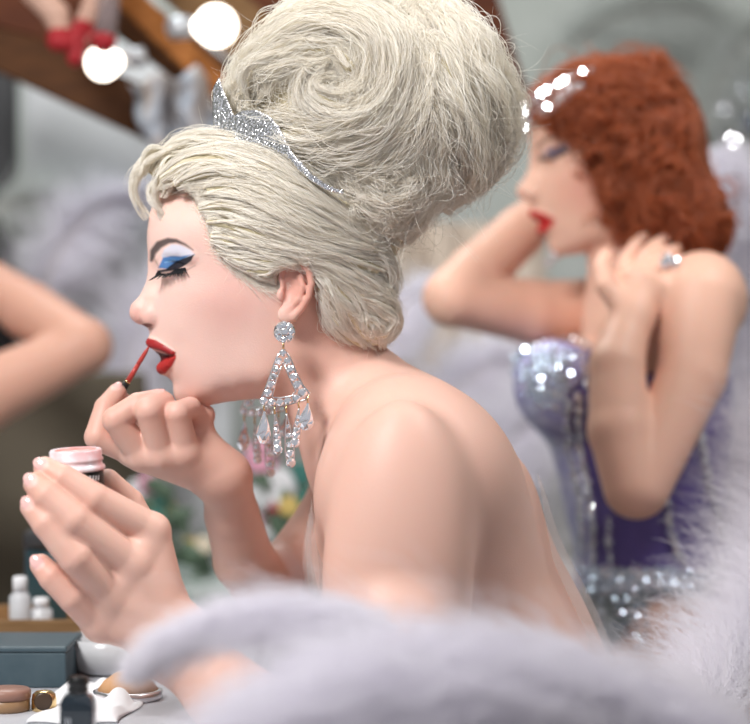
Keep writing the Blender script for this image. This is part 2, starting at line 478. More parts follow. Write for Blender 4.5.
# near arm
BODY.ell(P(430, 450, -.100), (.076, .058, .052), 40, k=.05)
BODY.ell(P(392, 500, -.132), (.064, .060, .066), -15, k=.06)
BODY.ell(P(398, 575, -.178), (.0650, .050, .15), 2, k=.02)
BODY.chain([P(396, 640, -0.200), P(380, 790, -0.200)], [.052, .042], k=.02)
BODY.chain([P(380, 790, -0.200), P(300, 750, -0.200), P(222, 690, -0.180), P(182, 650, -0.175)], [.044, .045, .034, .029], k=.02)
BODY.cap(P(163, 650, -0.180), P(182, 634, -0.173), .023, .024, k=.018)
LH = [[P(152, 531, -0.180), P(94, 499, -0.202), P(63, 479, -0.202), P(45, 468, -0.196)],
      [P(134, 565, -0.192), P(74, 521, -0.216), P(47, 496, -0.214), P(35, 484, -0.208)],
      [P(113, 596, -0.192), P(76, 558, -0.218), P(47, 524, -0.217), P(32, 507, -0.210)],
      [P(100, 624, -0.185), P(73, 597, -0.202), P(52, 577, -0.204), P(41, 565, -0.200)]]
LR = [[.0152, .0140, .0122, .0098], [.0156, .0146, .0126, .0100], [.0154, .0146, .0126, .0100], [.0143, .0132, .0117, .0095]]
hand(BODY, P(172, 638, -0.176), [c[0] for c in LH], LH, LR, [.0150, .016, .0158, .0145])
LT = [P(168, 600, -0.155), P(152, 545, -0.135), P(131, 502, -0.138), P(108, 480, -0.152)]
BODY.chain(LT, [.018, .0140, .0112, .0098], k=.010)
# far arm
BODY.ell(P(368, 462, .145), (.050, .045, .055), -20, k=.03)
BODY.chain([P(368, 462, .150), P(335, 520, .150), P(282, 580, .115)], [.046, .038, .031], k=.02)
FARM = Field()
FARM.chain([P(284, 580, .115), P(262, 584, .095), P(244, 560, .070), P(232, 515, .035), P(226, 482, .006)], [.031, .031, .0300, .0262, .0230], k=.012)
RH = [[P(132, 452, -.018), P(98, 437, -.026), P(106, 408, -.018), P(117, 393, -.006)],
      [P(142, 456, -.030), P(116, 420, -.046), P(138, 405, -.042), P(158, 399, -.036)],
      [P(163, 455, -.036), P(149, 411, -.054), P(163, 403, -.036), P(172, 418, -.014)],
      [P(186, 452, -.034), P(177, 414, -.048), P(190, 408, -.028), P(200, 418, -.008)]]
RR = [[.0125, .0128, .0112, .0092], [.0133, .0128, .0116, .0096], [.0133, .0128, .0110, .0092], [.0127, .0120, .0105, .009]]
hand(FARM, P(222, 476, .0), [c[0] for c in RH], RH, RR, [.0130, .0140, .0140, .0135], kf=.003)
FARM.cap(P(198, 430, -.010), P(220, 474, -.004), .013, .022, k=.015)
FARM.chain([P(215, 462, .012), P(175, 436, .030), P(140, 415, .022), P(122, 402, .008)], [.018, .0135, .0108, .0095], k=.008)
FARM.cap(P(192, 424, .0), P(206, 414, -.004), .009, .0085, k=.006)
lo, hi = FARM.bounds()
BODY.custom(lambda p: FARM(p), lo, hi, k=lambda p: np.where(p[:, 2] < P(0, 500)[2], .012, .0006))

def paint_body(V):
    x, y = unP(np.stack([V[:, 0], -np.abs(V[:, 1]) , V[:, 2]], 1))
    xr, yr = unP(V)
    n = len(V)
    skin = np.tile(srgb(224, 181, 165), (n, 1)).astype(float)
    face = (x < 330) & (y < 420) & (np.abs(V[:, 1]) < .1)
    def blend(c, a):
        nonlocal skin
        a = np.clip(a, 0, 1)[:, None]; skin = skin * (1 - a) + np.array(c) * a
    onhead = (y < 415) & (x < 330) & (np.abs(V[:, 1]) < .095)
    pale = ss(np.hypot((x - 190) / 90, (y - 300) / 110) - 1, .5) * onhead
    blend(srgb(238, 200, 188), pale)
    blend(srgb(214, 140, 130), .30 * ss(np.hypot((x - 228) / 34, (y - 302) / 30) - 1, 1.1) * onhead)
    blend(srgb(222, 140, 125), .35 * ss(np.hypot((x - 137) / 12, (y - 316) / 12) - 1, .9) * onhead)
    blend(srgb(214, 136, 120), .45 * ss(np.hypot((x - 295) / 18, (y - 285) / 30) - 1, .4) * (np.abs(V[:, 1]) > .066) * onhead)
    # eye make-up
    lidzone = onhead & (y < 290)
    blend(srgb(206, 208, 222), .85 * ss(sd_poly(x, y, [(161, 256), (164, 249), (172, 244), (181, 245), (191, 250), (195, 255), (188, 259), (176, 260), (165, 260)]), 2.5) * lidzone)
    blend(srgb(62, 120, 178), .95 * ss(sd_poly(x, y, [(160, 264), (163, 257.5), (172, 256), (181, 256.5), (190, 254.8), (183, 260), (174, 265), (168, 269), (158, 268)]), 1.8) * lidzone)
    blend(srgb(150, 196, 226), .6 * ss(sd_line(x, y, [(165, 262.3, .5), (175, 260.8, .6)]), 1.5) * lidzone)
    blend(srgb(18, 24, 40), .97 * ss(sd_poly(x, y, [(171, 265), (176, 261.5), (186, 257.5), (194.5, 254.2), (191, 261), (184, 266), (177, 270), (160, 272.5), (157, 270.5), (166, 269)]), 1.3) * lidzone)
    blend(srgb(58, 50, 52), .9 * ss(sd_line(x, y, [(151.5, 260, 1.8), (153.5, 251.5, 3.4), (159, 244.8, 3.8), (168, 240.8, 3.0), (176, 240.8, 2.0), (185, 244.5, 1.1), (193, 250, .3)]), 2.6) * lidzone)
    blend(srgb(120, 84, 74), .5 * ss(sd_line(x, y, [(163, 274, .6), (176, 273.5, .8), (187, 270, .6), (195, 265.5, .3)]), 1.8) * lidzone)
    # lips
    m = onhead & (y > 330)
    blend(srgb(160, 40, 42), ss(sd_poly(x, y, [(144, 338), (149, 338.2), (156, 340.2), (166, 346), (176, 352.5), (174.5, 356), (168, 354.5), (160, 350.8), (152, 348.6), (144, 348)]), 1.4) * m)
    blend(srgb(178, 46, 44), ss(sd_poly(x, y, [(176, 355), (176, 358.5), (172, 366), (165, 374), (157, 374.5), (154, 370), (154, 364), (160, 357), (168, 355)]), 1.6) * m)
    blend(srgb(70, 14, 18), .9 * ss(sd_poly(x, y, [(148, 350.2), (157, 351.6), (167, 354.6), (173, 355.6), (168, 357.4), (161, 361.5), (152, 362)]), 1.4) * m * (np.abs(V[:, 1]) < .022))
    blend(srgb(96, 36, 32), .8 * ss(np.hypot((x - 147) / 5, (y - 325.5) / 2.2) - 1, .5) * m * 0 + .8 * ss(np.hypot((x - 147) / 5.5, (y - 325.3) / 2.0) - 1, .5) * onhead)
    # finger nails: pale pink ovals on the backs of the tips
    hd = np.zeros(n, bool)
    for c, Y, a, rr in NAILS:
        d = V - c; t = d @ a[0]; w = d @ a[1]; o = d @ a[2]
        e = ss(np.hypot(t / rr[0], w / rr[1]) - 1, .25) * (o > 0)
        blend(srgb(246, 208, 200), e)
    # knuckles and fingertips a little redder
    for c in [q for ch in LH + RH for q in (ch[1], ch[2], ch[3])]:
        d = np.linalg.norm(V - c, axis=1); blend(srgb(214, 146, 126), .28 * ss(d / .016 - 1, .9))
    return skin
NAILS = []
def nail(chain, nrm, rl=.0065, rw=.0048, back=.004):
    t = chain[3] - chain[2]; t = t / np.linalg.norm(t); nrm = np.array(nrm, float); nrm -= t * (nrm @ t); nrm /= np.linalg.norm(nrm)
    NAILS.append((chain[3] + t * .001, 0, (t, np.cross(t, nrm), nrm), (rl, rw)))
for c in LH: nail(c, (-.35, -.8, .45), .0075, .006)
nail(RH[0], (-.1, -.75, .5)); nail(RH[1], (.1, -.5, .9))
HAIRLINE = [(140,214),(151,209),(160,192),(178,184),(194,198),(206,220),(213,246),(232,266),(258,280),(275,284),(281,268),(290,259),(303,257),(315,268),
            (320,300),(326,332),(345,352),(410,356),(420,240),(400,150),(330,100),(120,100),(120,214)]
def hair_cap(p):
    q = np.stack([p[:, 0], -np.abs(p[:, 1]), p[:, 2]], 1); x, y = unP(q)
    g = CAPF(p)
    m = np.minimum(sd_poly(x, y, HAIRLINE), 40) * S
    return -smin(-g, -m, .006)
CAPF = Field()
CAPF.custom(lambda p: head_relief(p) - .006, P(125, 410, -.1), P(372, 130, .1), k=.001)
CAPF.ell(P(222, 190), (.063, .066, .047), 12, k=.02)
CAPF.ell(P(290, 215), (.095, .083, .062), 22, k=.02)
CAPF.ell(P(345, 270), (.048, .066, .078), -8, k=.03)
CAPF.ell(P(368, 318), (.025, .048, .032), -20, k=.015)
HB = Field()
HB.custom(hair_cap, P(120, 370, -.11), P(410, 110, .11), k=.001)
HB.ell(P(358, 98), (.101, .092, .088), 0, k=.03)
HB.ell(P(430, 108), (.063, .080, .082), 12, k=.03)
HB.ell(P(388, 190), (.052, .062, .048), -30, k=.03)
# locks: (px, py, radius px) guides; third item = how far above the base the lock rides (in radii)
def L(*pts): return pts
UPDO = [
 (L((236,116,8),(248,78,15),(282,44,19),(325,28,19),(366,38,18),(384,66,17),(372,98,16),(338,108,14),(312,94,12),(316,74,9),(336,70,6)), .35),
 (L((250,70,8),(296,26,15),(345,12,17),(392,14,15),(424,36,10)), .0),
 (L((246,120,8),(285,130,15),(332,134,17),(378,120,18),(404,86,17),(402,50,14),(380,28,9)), .1),
 (L((275,138,7),(320,158,13),(368,160,16),(410,134,18),(424,94,17),(416,58,12)), .1),
 (L((396,28,9),(424,12,14),(450,28,17),(472,62,18),(490,104,18),(497,140,14),(484,170,8)), .2),
 (L((414,42,9),(438,62,15),(452,96,18),(466,136,18),(462,176,15),(440,208,8)), .35),
 (L((424,92,8),(436,130,16),(436,170,16),(416,206,13),(396,236,8)), .2),
 (L((458,50,8),(484,84,14),(500,118,15),(500,146,12),(482,178,10),(460,198,6)), .0),
 (L((318,160,7),(350,180,12),(386,192,14),(420,182,13),(446,150,9)), .3),
 (L((340,184,7),(372,206,11),(400,226,11),(396,244,7)), .2),
 (L((305,146,6),(345,166,11),(378,190,12),(396,222,9)), .3),
 (L((400,128,8),(406,165,13),(396,202,12),(384,232,8)), .4),
 (L((252,104,8),(266,72,13),(300,52,14),(338,50,13),(352,70,10)), .5),
 (L((330,120,8),(352,112,11),(372,90,12),(378,62,9)), .6),
 (L((470,100,8),(480,138,12),(472,168,10),(450,192,7)), .4),
 (L((380,20,8),(405,34,11),(420,62,12),(428,96,9)), .5),
 (L((262,52,7),(300,16,11),(350,2,11),(398,6,10),(440,20,8)), -.3),
]
CAPL = [
 (L((152,172,5),(172,150,9),(204,142,11),(240,146,11),(285,166,11),(330,196,10),(378,232,7)), .0),
 (L((162,178,5),(190,160,9),(228,158,12),(275,176,12),(325,206,11),(376,238,7)), .05),
 (L((176,184,5),(212,172,10),(255,180,12),(305,204,12),(358,236,9),(388,246,6)), .05),
 (L((190,196,5),(222,188,9),(268,202,12),(318,226,12),(372,246,8)), .05),
 (L((200,208,4),(232,206,9),(278,220,12),(330,240,11),(382,254,7)), .05),
 (L((208,222,4),(240,226,9),(284,238,11),(334,254,11),(382,272,7)), .05),
 (L((212,236,4),(240,242,8),(280,250,9),(325,262,10),(368,286,9),(392,306,6)), .05),
 (L((218,250,3),(245,260,6),(275,262,6),(300,254,7),(335,270,9),(366,298,9),(388,330,6)), .1),
 (L((248,270,3),(268,272,4),(284,260,4),(302,250,6),(328,262,7)), .3),
 (L((306,262,5),(324,276,8),(342,300,10),(358,324,9),(378,346,5)), .05),
 (L((320,290,4),(330,314,7),(346,332,8),(366,348,5)), .05),
 (L((340,262,6),(362,280,9),(384,300,9),(396,324,7),(386,342,4)), .1),
 (L((352,296,5),(374,302,8),(390,316,8),(382,334,7),(362,334,4)), .5),
 (L((345,315,5),(362,318,7),(376,328,7),(384,346,4)), .5),
 (L((375,250,6),(388,270,9),(388,292,8),(376,306,5)), .2),
]
# the loose curl on the forehead: free in the air
CURL = [
 (L((186,158,6),(160,156,8),(140,168,7),(133,186,6),(137,204,5),(147,219,3)), -.012),
 (L((182,160,5),(166,168,6),(157,184,5),(154,200,4),(158,212,3),(168,221,2),(180,222,1)), -.030),
 (L((190,152,6),(168,150,7),(148,160,6),(138,176,5)), -.022),
 (L((192,166,5),(176,172,5),(167,186,4),(164,198,3)), -.036),
]
def place_locks(locks, base):
    out = []
    for pts, lift in locks:
        a = np.array(pts, float)
        a = resample(a, 26)
        Y, hit = march(base, a[:, 0], a[:, 1])
        k = np.array([1, 2, 3, 2, 1]) / 9; Yp = np.pad(Y, 2, mode='edge'); Y = np.convolve(Yp, k, 'valid')
        r = a[:, 2] * S
        Y = Y - r * lift
        c = np.stack([(a[:, 0] - 375) * (D0 + Y) * S / D0, Y, ZC - (a[:, 1] - 362) * (D0 + Y) * S / D0], 1)
        out.append((c, r))
    return out
def lock_frame(c, base):
    T = np.gradient(c, axis=0); T /= np.linalg.norm(T, axis=1, keepdims=True)
    N = grad(lambda p: base(p, margin=1.0), c, 2e-3)
    N -= T * (N * T).sum(1, keepdims=True); n = np.linalg.norm(N, axis=1, keepdims=True)
    N = np.where(n > .2, N / np.maximum(n, 1e-6), np.array([[0, -1, 0]])); N -= T * (N * T).sum(1, keepdims=True); N /= np.linalg.norm(N, axis=1, keepdims=True)
    return T, N, np.cross(T, N)
def grow(c, r, fr, n, rng, frizz=.12, flat=.75, wave=.0015, spread=115, wildness=.03, wfreq=2., ntress=None, tw=.34, tres_len=.45):
    """strands gathered in tresses that run along a lock"""
    T, N, B = fr; K = len(c)
    m = ntress or max(7, int(22 * np.mean(r) / .014))
    tid = rng.integers(0, m, n)
    th0 = np.radians((np.arange(m) + rng.uniform(-.35, .35, m)) / (m - 1 + 1e-6) * 2 * spread - spread)[tid]
    a0 = (rng.uniform(0, tres_len, m) * (rng.random(m) > .4))[tid]; a1 = (1 - rng.uniform(0, tres_len, m) * (rng.random(m) > .4))[tid]
    t0 = np.clip(a0 + rng.normal(0, .06, n), 0, .9); t1 = np.clip(a1 + rng.normal(0, .08, n), t0 + .08, 1)
    u = t0[:, None] + (t1 - t0)[:, None] * np.linspace(0, 1, K)[None]
    x = u * (K - 1); i = np.clip(x.astype(int), 0, K - 2); w = (x - i)[..., None]
    g = lambda A: A[i] * (1 - w) + A[i + 1] * w
    C = g(c); Nn = g(N); Bb = g(B); R = (r[i] * (1 - w[..., 0]) + r[i + 1] * w[..., 0])
    drift = rng.normal(0, .30, m)[tid]; f1 = rng.uniform(.6, 1.6, m)[tid]; p1 = rng.uniform(0, 6.28, m)[tid]; am1 = rng.normal(0, .16, m)[tid]
    th = th0[:, None] + drift[:, None] * (u - .5) * 2 + am1[:, None] * np.sin(u * 6.28 * f1[:, None] + p1[:, None])
    rt = (rng.uniform(.80, 1.06, m) + frizz * np.abs(rng.normal(0, .35, m)))[tid]
    # place inside the tress: a flat bundle that tapers towards its end
    e = (u - t0[:, None]) / (t1 - t0)[:, None]; tap = np.sin(np.clip(e * 2.6 + .35, 0, 1.57)) * (1 - .75 * np.clip((e - .55) / .45, 0, 1) ** 1.5)
    q1 = rng.normal(0, .5, n)[:, None]; q2 = np.abs(rng.normal(0, .5, n))[:, None]
    wid = 2 * math.radians(spread) / m * tw * 2.2
    th = th + q1 * wid * tap + .05 * np.sin(u * 9 + 6.28 * rng.random(n)[:, None])
    wild = rng.random(n) < wildness
    rho = rt[:, None] + (.10 - .16 * q1 ** 2) * tap + .10 * q2 * (tap - .5) + (wild * rng.uniform(.1, .6, n))[:, None] * np.sin(u * 3.1416) + frizz * .5 * (rng.random(n) ** 3)[:, None]
    p = C + (Nn * (np.cos(th) * flat)[..., None] + Bb * np.sin(th)[..., None]) * (R * rho)[..., None]
    ph = rng.uniform(0, 6.28, (m, 3))[tid]; am = rng.normal(0, wave, (m, 3))[tid] + rng.normal(0, wave * .35, (n, 3)) * (1 + 5 * wild[:, None]); fq = (wfreq * rng.uniform(.5, 1.5, m))[tid] * rng.uniform(.92, 1.08, n)
    for k, D in enumerate((Nn, Bb)):
        p = p + D * (am[:, k, None] * np.sin(u * 6.28 * fq[:, None] + ph[:, k, None]))[..., None]
    return p
def hair_mat(name, col, tint, rough=.34, var=.12, tr=.35, spec=.5):
    """light scattered by the fibre (diffuse + tinted light passing through) under a soft sheen"""
    m = bpy.data.materials.new(name); m.use_nodes = True; nt = m.node_tree; b = nt.nodes['Principled BSDF']; out = nt.nodes['Material Output']
    hi = nt.nodes.new('ShaderNodeHairInfo'); r = nt.nodes.new('ShaderNodeValToRGB')
    r.color_ramp.elements[0].color = (*[c * (1 - var * 2.2) for c in col], 1); r.color_ramp.elements[1].color = (*[min(1, c * (1 + var)) for c in col], 1)
    nt.links.new(hi.outputs['Random'], r.inputs[0]); nt.links.new(r.outputs[0], b.inputs['Base Color'])
    b.inputs['Roughness'].default_value = rough; b.inputs['Specular IOR Level'].default_value = spec
    t = nt.nodes.new('ShaderNodeBsdfTranslucent'); t.inputs[0].default_value = (*tint, 1)
    mx = nt.nodes.new('ShaderNodeMixShader'); mx.inputs[0].default_value = tr
    nt.links.new(b.outputs[0], mx.inputs[1]); nt.links.new(t.outputs[0], mx.inputs[2]); nt.links.new(mx.outputs[0], out.inputs[0])
    return m
def flyaways(base, n, rng, region, L0=.02, L1=.07, up=(0, 0, 0)):
    """single hairs that lift off the edge of a hair mass and curl back"""
    px = rng.uniform(region[0], region[2], n * 3); py = rng.uniform(region[1], region[3], n * 3)
    Y, hit = march(base, px, py); px, py, Y = px[hit][:n], py[hit][:n], Y[hit][:n]
    p = np.stack([(px - 375) * (D0 + Y) * S / D0, Y, ZC - (py - 362) * (D0 + Y) * S / D0], 1); n = len(p)
    N = grad(lambda q: base(q, margin=1.), p, 2e-3)
    t = np.cross(N, rng.normal(0, 1, (n, 3))); t /= np.linalg.norm(t, axis=1, keepdims=True)
    K = 18; Ln = rng.uniform(L0, L1, n); d = t * .9 + N * rng.uniform(.05, .45, n)[:, None]; bend = -N * rng.uniform(.0, .9, n)[:, None] + rng.normal(0, .8, (n, 3)) + np.array(up)
    out = np.empty((n, K, 3)); q = p - N * .002
    for k in range(K):
        out[:, k] = q; d = d + bend * (1.6 / K); d /= np.linalg.norm(d, axis=1, keepdims=True); q = q + d * (Ln / K)[:, None]
    return out
MIR = np.array([1, -1, 1.])
# ---------------------------------------------------------------- the red-haired dancer behind
RY = .62
HEADF = Field(); add_head(HEADF, ear=False, detail=True)
A0 = P(129, 313, 0); A1 = P(516, 192, RY); RS = .985
def to_head(p):
    q = (p - A1) / RS
    z = q[:, 2]; q = q.copy(); q[:, 2] = np.where(z < -.03, -.03 + (z + .03) / .86, z)      # a slightly shorter chin
    return q + A0
def red_head(p): return HEADF(to_head(p)) * RS * .93
def from_head(p):
    q = np.asarray(p, float) - A0; z = q[..., 2]; q = q.copy(); q[..., 2] = np.where(z < -.03, -.03 + (z + .03) * .86, z)
    return q * RS + A1
rlo = from_head(P(125, 410, -.09)); rhi = from_head(P(375, 135, .09))
TORSO = Field()
TORSO.chain([P(622, 215, RY + .01), P(630, 290, RY)], [.046, .052], k=.02)
TORSO.ell(P(648, 325, RY), (.080, .165, .060), -12, k=.04)
TORSO.ell(P(655, 400, RY), (.088, .128, .125), 6, k=.04)
TORSO.ell(P(568, 390, RY - .055), (.060, .056, .052), 30, k=.035); TORSO.ell(P(572, 386, RY + .066), (.058, .056, .052), 30, k=.035)
TORSO.cap(P(585, 405, RY - .02), P(628, 495, RY - .01), .050, .060, k=.03)
TORSO.ell(P(652, 495, RY), (.088, .112, .14), 3, k=.05)
TORSO.ell(P(662, 640, RY), (.118, .160, .125), 0, k=.05)
for s in (-1, 1):
    TORSO.ell(P(708, 680, RY + s * .07), (.085, .085, .09), 0, k=.04)
RED = Field()
for q in TORSO.p: RED.p.append(q)
RED.custom(red_head, rlo, rhi, k=.008)
for s in (-1, 1):
    RED.chain([P(665, 690, RY + s * .085), P(650, 930, RY + s * .075), P(672, 985, RY + s * .075), P(672, 1150, RY + s * .07)], [.088, .058, .052, .036], k=.03)
    RED.chain([P(672, 1150, RY + s * .07), P(668, 1178, RY + s * .07), P(590, 1190, RY + s * .08)], [.036, .034, .022], k=.02)
# near arm folded up to the nape, far arm behind the face
RED.ell(P(702, 300, RY - .155), (.054, .052, .058), 0, k=.03)
RARM = Field()
RARM.chain([P(702, 298, RY - .165), P(692, 375, RY - .195), P(640, 488, RY - .25)], [.049, .0395, .034], k=.01)
RARM.chain([P(634, 488, RY - .25), P(620, 430, RY - .235), P(617, 365, RY - .215), P(631, 318, RY - .185)], [.035, .0365, .0315, .024], k=.006)
RRH = [[P(622, 280, RY - .160), P(628, 258, RY - .135), P(636, 246, RY - .12), P(644, 238, RY - .11)],
       [P(634, 277, RY - .172), P(646, 256, RY - .150), P(656, 246, RY - .135), P(664, 240, RY - .12)],
       [P(646, 279, RY - .178), P(659, 262, RY - .160), P(668, 254, RY - .145), P(676, 250, RY - .13)],
       [P(655, 285, RY - .178), P(667, 272, RY - .165), P(675, 266, RY - .15), P(681, 262, RY - .14)]]
hand(RARM, P(635, 315, RY - .185), [c[0] for c in RRH], RRH, [[.0105, .0098, .009, .0078]] * 4, [.012] * 4)
RARM.chain([P(624, 308, RY - .185), P(606, 286, RY - .18), P(602, 268, RY - .165), P(606, 256, RY - .15)], [.015, .0125, .0105, .009], k=.008)
lo, hi = RARM.bounds(); RED.custom(lambda p: RARM(p), lo, hi, k=lambda p: np.where(p[:, 1] < RY - .19, .002, .004))
RFAR = Field()
RFAR.ell(P(600, 318, RY + .15), (.055, .05, .055), 0, k=.02)
RFAR.chain([P(604, 316, RY + .15), P(530, 312, RY + .10), P(455, 300, RY + .05)], [.048, .042, .034], k=.01)
RFAR.chain([P(450, 298, RY + .05), P(478, 272, RY + .085), P(520, 232, RY + .13), P(552, 200, RY + .15)], [.036, .037, .033, .025], k=.01)
RFH = [[P(570, 178, RY + .13), P(585, 160, RY + .125), P(596, 150, RY + .12), P(604, 142, RY + .115)],
       [P(578, 184, RY + .14), P(594, 168, RY + .135), P(606, 158, RY + .13), P(615, 151, RY + .12)],
       [P(583, 192, RY + .15), P(600, 178, RY + .145), P(612, 170, RY + .135), P(620, 164, RY + .125)],
       [P(584, 201, RY + .155), P(600, 190, RY + .15), P(610, 184, RY + .145), P(618, 180, RY + .14)]]
hand(RFAR, P(552, 200, RY + .15), [c[0] for c in RFH], RFH, [[.0105, .0098, .009, .0078]] * 4, [.012] * 4)
RFAR.chain([P(556, 196, RY + .15), P(558, 176, RY + .12), P(566, 160, RY + .11), P(574, 150, RY + .11)], [.014, .012, .010, .0088], k=.008)
lo, hi = RFAR.bounds(); RED.custom(lambda p: RFAR(p), lo, hi, k=.006)
def paint_red(V):
    n = len(V); skin = np.tile(srgb(232, 186, 164), (n, 1)).astype(float)
    H = to_head(V); x, y = unP(np.stack([H[:, 0], -np.abs(H[:, 1]), H[:, 2]], 1)); hd = (y < 408) & (x < 330) & (np.abs(H[:, 1]) < .09)
    def blend(c, a):
        nonlocal skin
        a = np.clip(a, 0, 1)[:, None]; skin = skin * (1 - a) + np.array(c) * a
    blend(srgb(224, 150, 132), .5 * ss(np.hypot((x - 215) / 36, (y - 310) / 30) - 1, 1.1) * hd)
    z = hd & (y < 290)
    blend(srgb(60, 80, 120), .8 * ss(sd_poly(x, y, [(158, 264), (164, 256), (176, 253), (190, 253), (186, 262), (172, 268)]), 4) * z)
    blend(srgb(20, 20, 28), .95 * ss(sd_line(x, y, [(158, 270, 2.5), (172, 269, 3), (190, 260, 1.5)]), 2) * z)
    blend(srgb(90, 50, 40), .9 * ss(sd_line(x, y, [(153, 254, 2), (163, 244, 2.5), (180, 243, 1.5)]), 2) * z)
    blend(srgb(196, 44, 44), ss(sd_poly(x, y, [(144, 337), (152, 338), (166, 345), (177, 354), (170, 367), (162, 376), (152, 374), (144, 350)]), 2) * hd * (y > 330))
    return skin
# hair of the red-haired dancer
RB = Field()
RB.custom(lambda p: np.maximum(HEADF(to_head(p)) * RS * .9 - .012, 0 - 1) , rlo, rhi, k=.001)
RHAIR = Field()
def red_cap(p):
    q = to_head(np.stack([p[:, 0], p[:, 1], p[:, 2]], 1)); q[:, 1] = -np.abs(q[:, 1]); x, y = unP(q)
    g = head_relief(q) * RS * .9 - .016
    m = np.minimum(sd_poly(x, y, [(140, 196), (158, 206), (170, 214), (188, 226), (206, 236), (222, 250), (232, 268), (240, 290), (246, 320), (262, 345), (300, 372), (420, 380), (420, 110), (120, 110), (120, 190)]), 40) * S
    return -smin(-g, -m, .006)
RHAIR.custom(red_cap, rlo - .03, rhi + .03, k=.001)
RHAIR.ell(P(612, 118, RY), (.090, .092, .052), -18, k=.03)
RHAIR.ell(P(646, 155, RY), (.064, .098, .078), 0, k=.03)
RHAIR.ell(P(668, 210, RY), (.060, .110, .060), -20, k=.03)
RHAIR.ell(P(690, 235, RY), (.048, .115, .042), -10, k=.03)
RLOCKS = [
 (L((540,118,4),(556,96,9),(584,86,12),(618,80,12),(650,90,9)), 0.35),
 (L((548,122,4),(570,102,10),(600,90,13),(634,92,13),(662,108,9)), 0.45),
 (L((556,128,4),(580,116,10),(606,112,12),(632,124,12),(650,140,8)), 0.55),
 (L((572,134,4),(594,132,9),(612,144,11),(606,166,11),(618,182,10),(610,200,6)), 0.65),
 (L((600,125,6),(626,132,11),(634,154,12),(620,176,12),(632,200,12),(624,222,7)), 0.65),
 (L((590,150,4),(600,170,8),(594,190,9),(604,208,9),(598,224,5)), 0.55),
 (L((628,100,6),(652,118,12),(656,144,13),(642,166,13),(652,192,13),(640,216,11),(652,234,6)), 0.55),
 (L((640,92,6),(660,106,11),(676,122,13),(670,150,13),(678,178,13),(666,202,12),(674,228,8)), 0.35),
 (L((650,150,6),(668,172,12),(658,196,13),(672,216,13),(664,238,8)), 0.75),
 (L((670,165,5),(690,190,11),(684,212,12),(702,226,12),(698,246,7)), 0.55),
 (L((690,185,5),(708,202,10),(704,224,11),(716,238,9),(708,252,5)), 0.35),
 (L((608,200,5),(624,214,10),(618,232,10),(634,244,8),(650,250,5)), 0.55),
 (L((640,215,5),(656,226,10),(654,242,9),(676,252,8),(690,256,5)), 0.65),
 (L((630,74,4),(645,78,8),(656,66,7),(652,84,6)), 0.55),
 (L((560,108,5),(592,88,9),(626,74,11),(655,84,9),(676,96,7)), 0.15),
]
def gem(mb, c, nrm, r, n=8, jitter=0., rng=None, deep=.9):
    q = Vector((0, 0, 1)).rotation_difference(Vector(nrm).normalized())
    if jitter: q = q @ Quaternion(Vector((rng.uniform(-1, 1), rng.uniform(-1, 1), rng.uniform(-1, 1))).normalized(), rng.normal(0, jitter))
    v = []; f = []; c = Vector(c); tw = (rng.uniform(0, 3) if rng is not None else 0)
    rings = [(.5, .38, 0), (.86, .22, .5), (1., 0, 0), (.55, -.45 * deep, .5)]
    for rr, h, o in rings:
        for i in range(n):
            a = 2 * math.pi * (i + o) / n + tw; v.append(c + q @ Vector((r * rr * math.cos(a), r * rr * math.sin(a), r * h)))
    v.append(c + q @ Vector((0, 0, -r * deep)))
    f.append(tuple(range(n)))
    for k in (0, 1, 2):
        for i in range(n):
            j = (i + 1) % n; a0, a1, b0, b1 = k * n + i, k * n + j, (k + 1) * n + i, (k + 1) * n + j
            if k == 1: f += [(a0, b0, b1), (a0, b1, a1)]
            else: f += [(a0, b0, a1), (a1, b0, b1)]
    for i in range(n): f.append((3 * n + i, len(v) - 1, 3 * n + (i + 1) % n))
    return mb.add(v, [t[::-1] for t in f])
def teardrop(mb, c, l, w, n=9, tilt=0., rng=None, yaw=0.):
    """faceted drop hanging from its tip c, length l, half width w"""
    c = Vector(c); R = Matrix.Rotation(tilt, 3, 'Y') @ Matrix.Rotation(yaw, 3, 'Z'); v = []; f = []
    prof = [(.05, 0), (.34, .22), (.68, .42), (.95, .62), (1., .76), (.80, .90), (.40, 1.)]
    for k, (rr, h) in enumerate(prof):
        for i in range(n):
            a = 2 * math.pi * (i + (k % 2) * .5) / n; v.append(c + R @ Vector((w * rr * math.cos(a), w * rr * .55 * math.sin(a), -l * h)))
    for k in range(len(prof) - 1):
        for i in range(n):
            j = (i + 1) % n; f += [(k * n + i, (k + 1) * n + i, k * n + j), (k * n + j, (k + 1) * n + i, (k + 1) * n + j)]
    f.append(tuple(range(n))); f.append(tuple(range((len(prof) - 1) * n, len(prof) * n))[::-1])
    return mb.add(v, f)

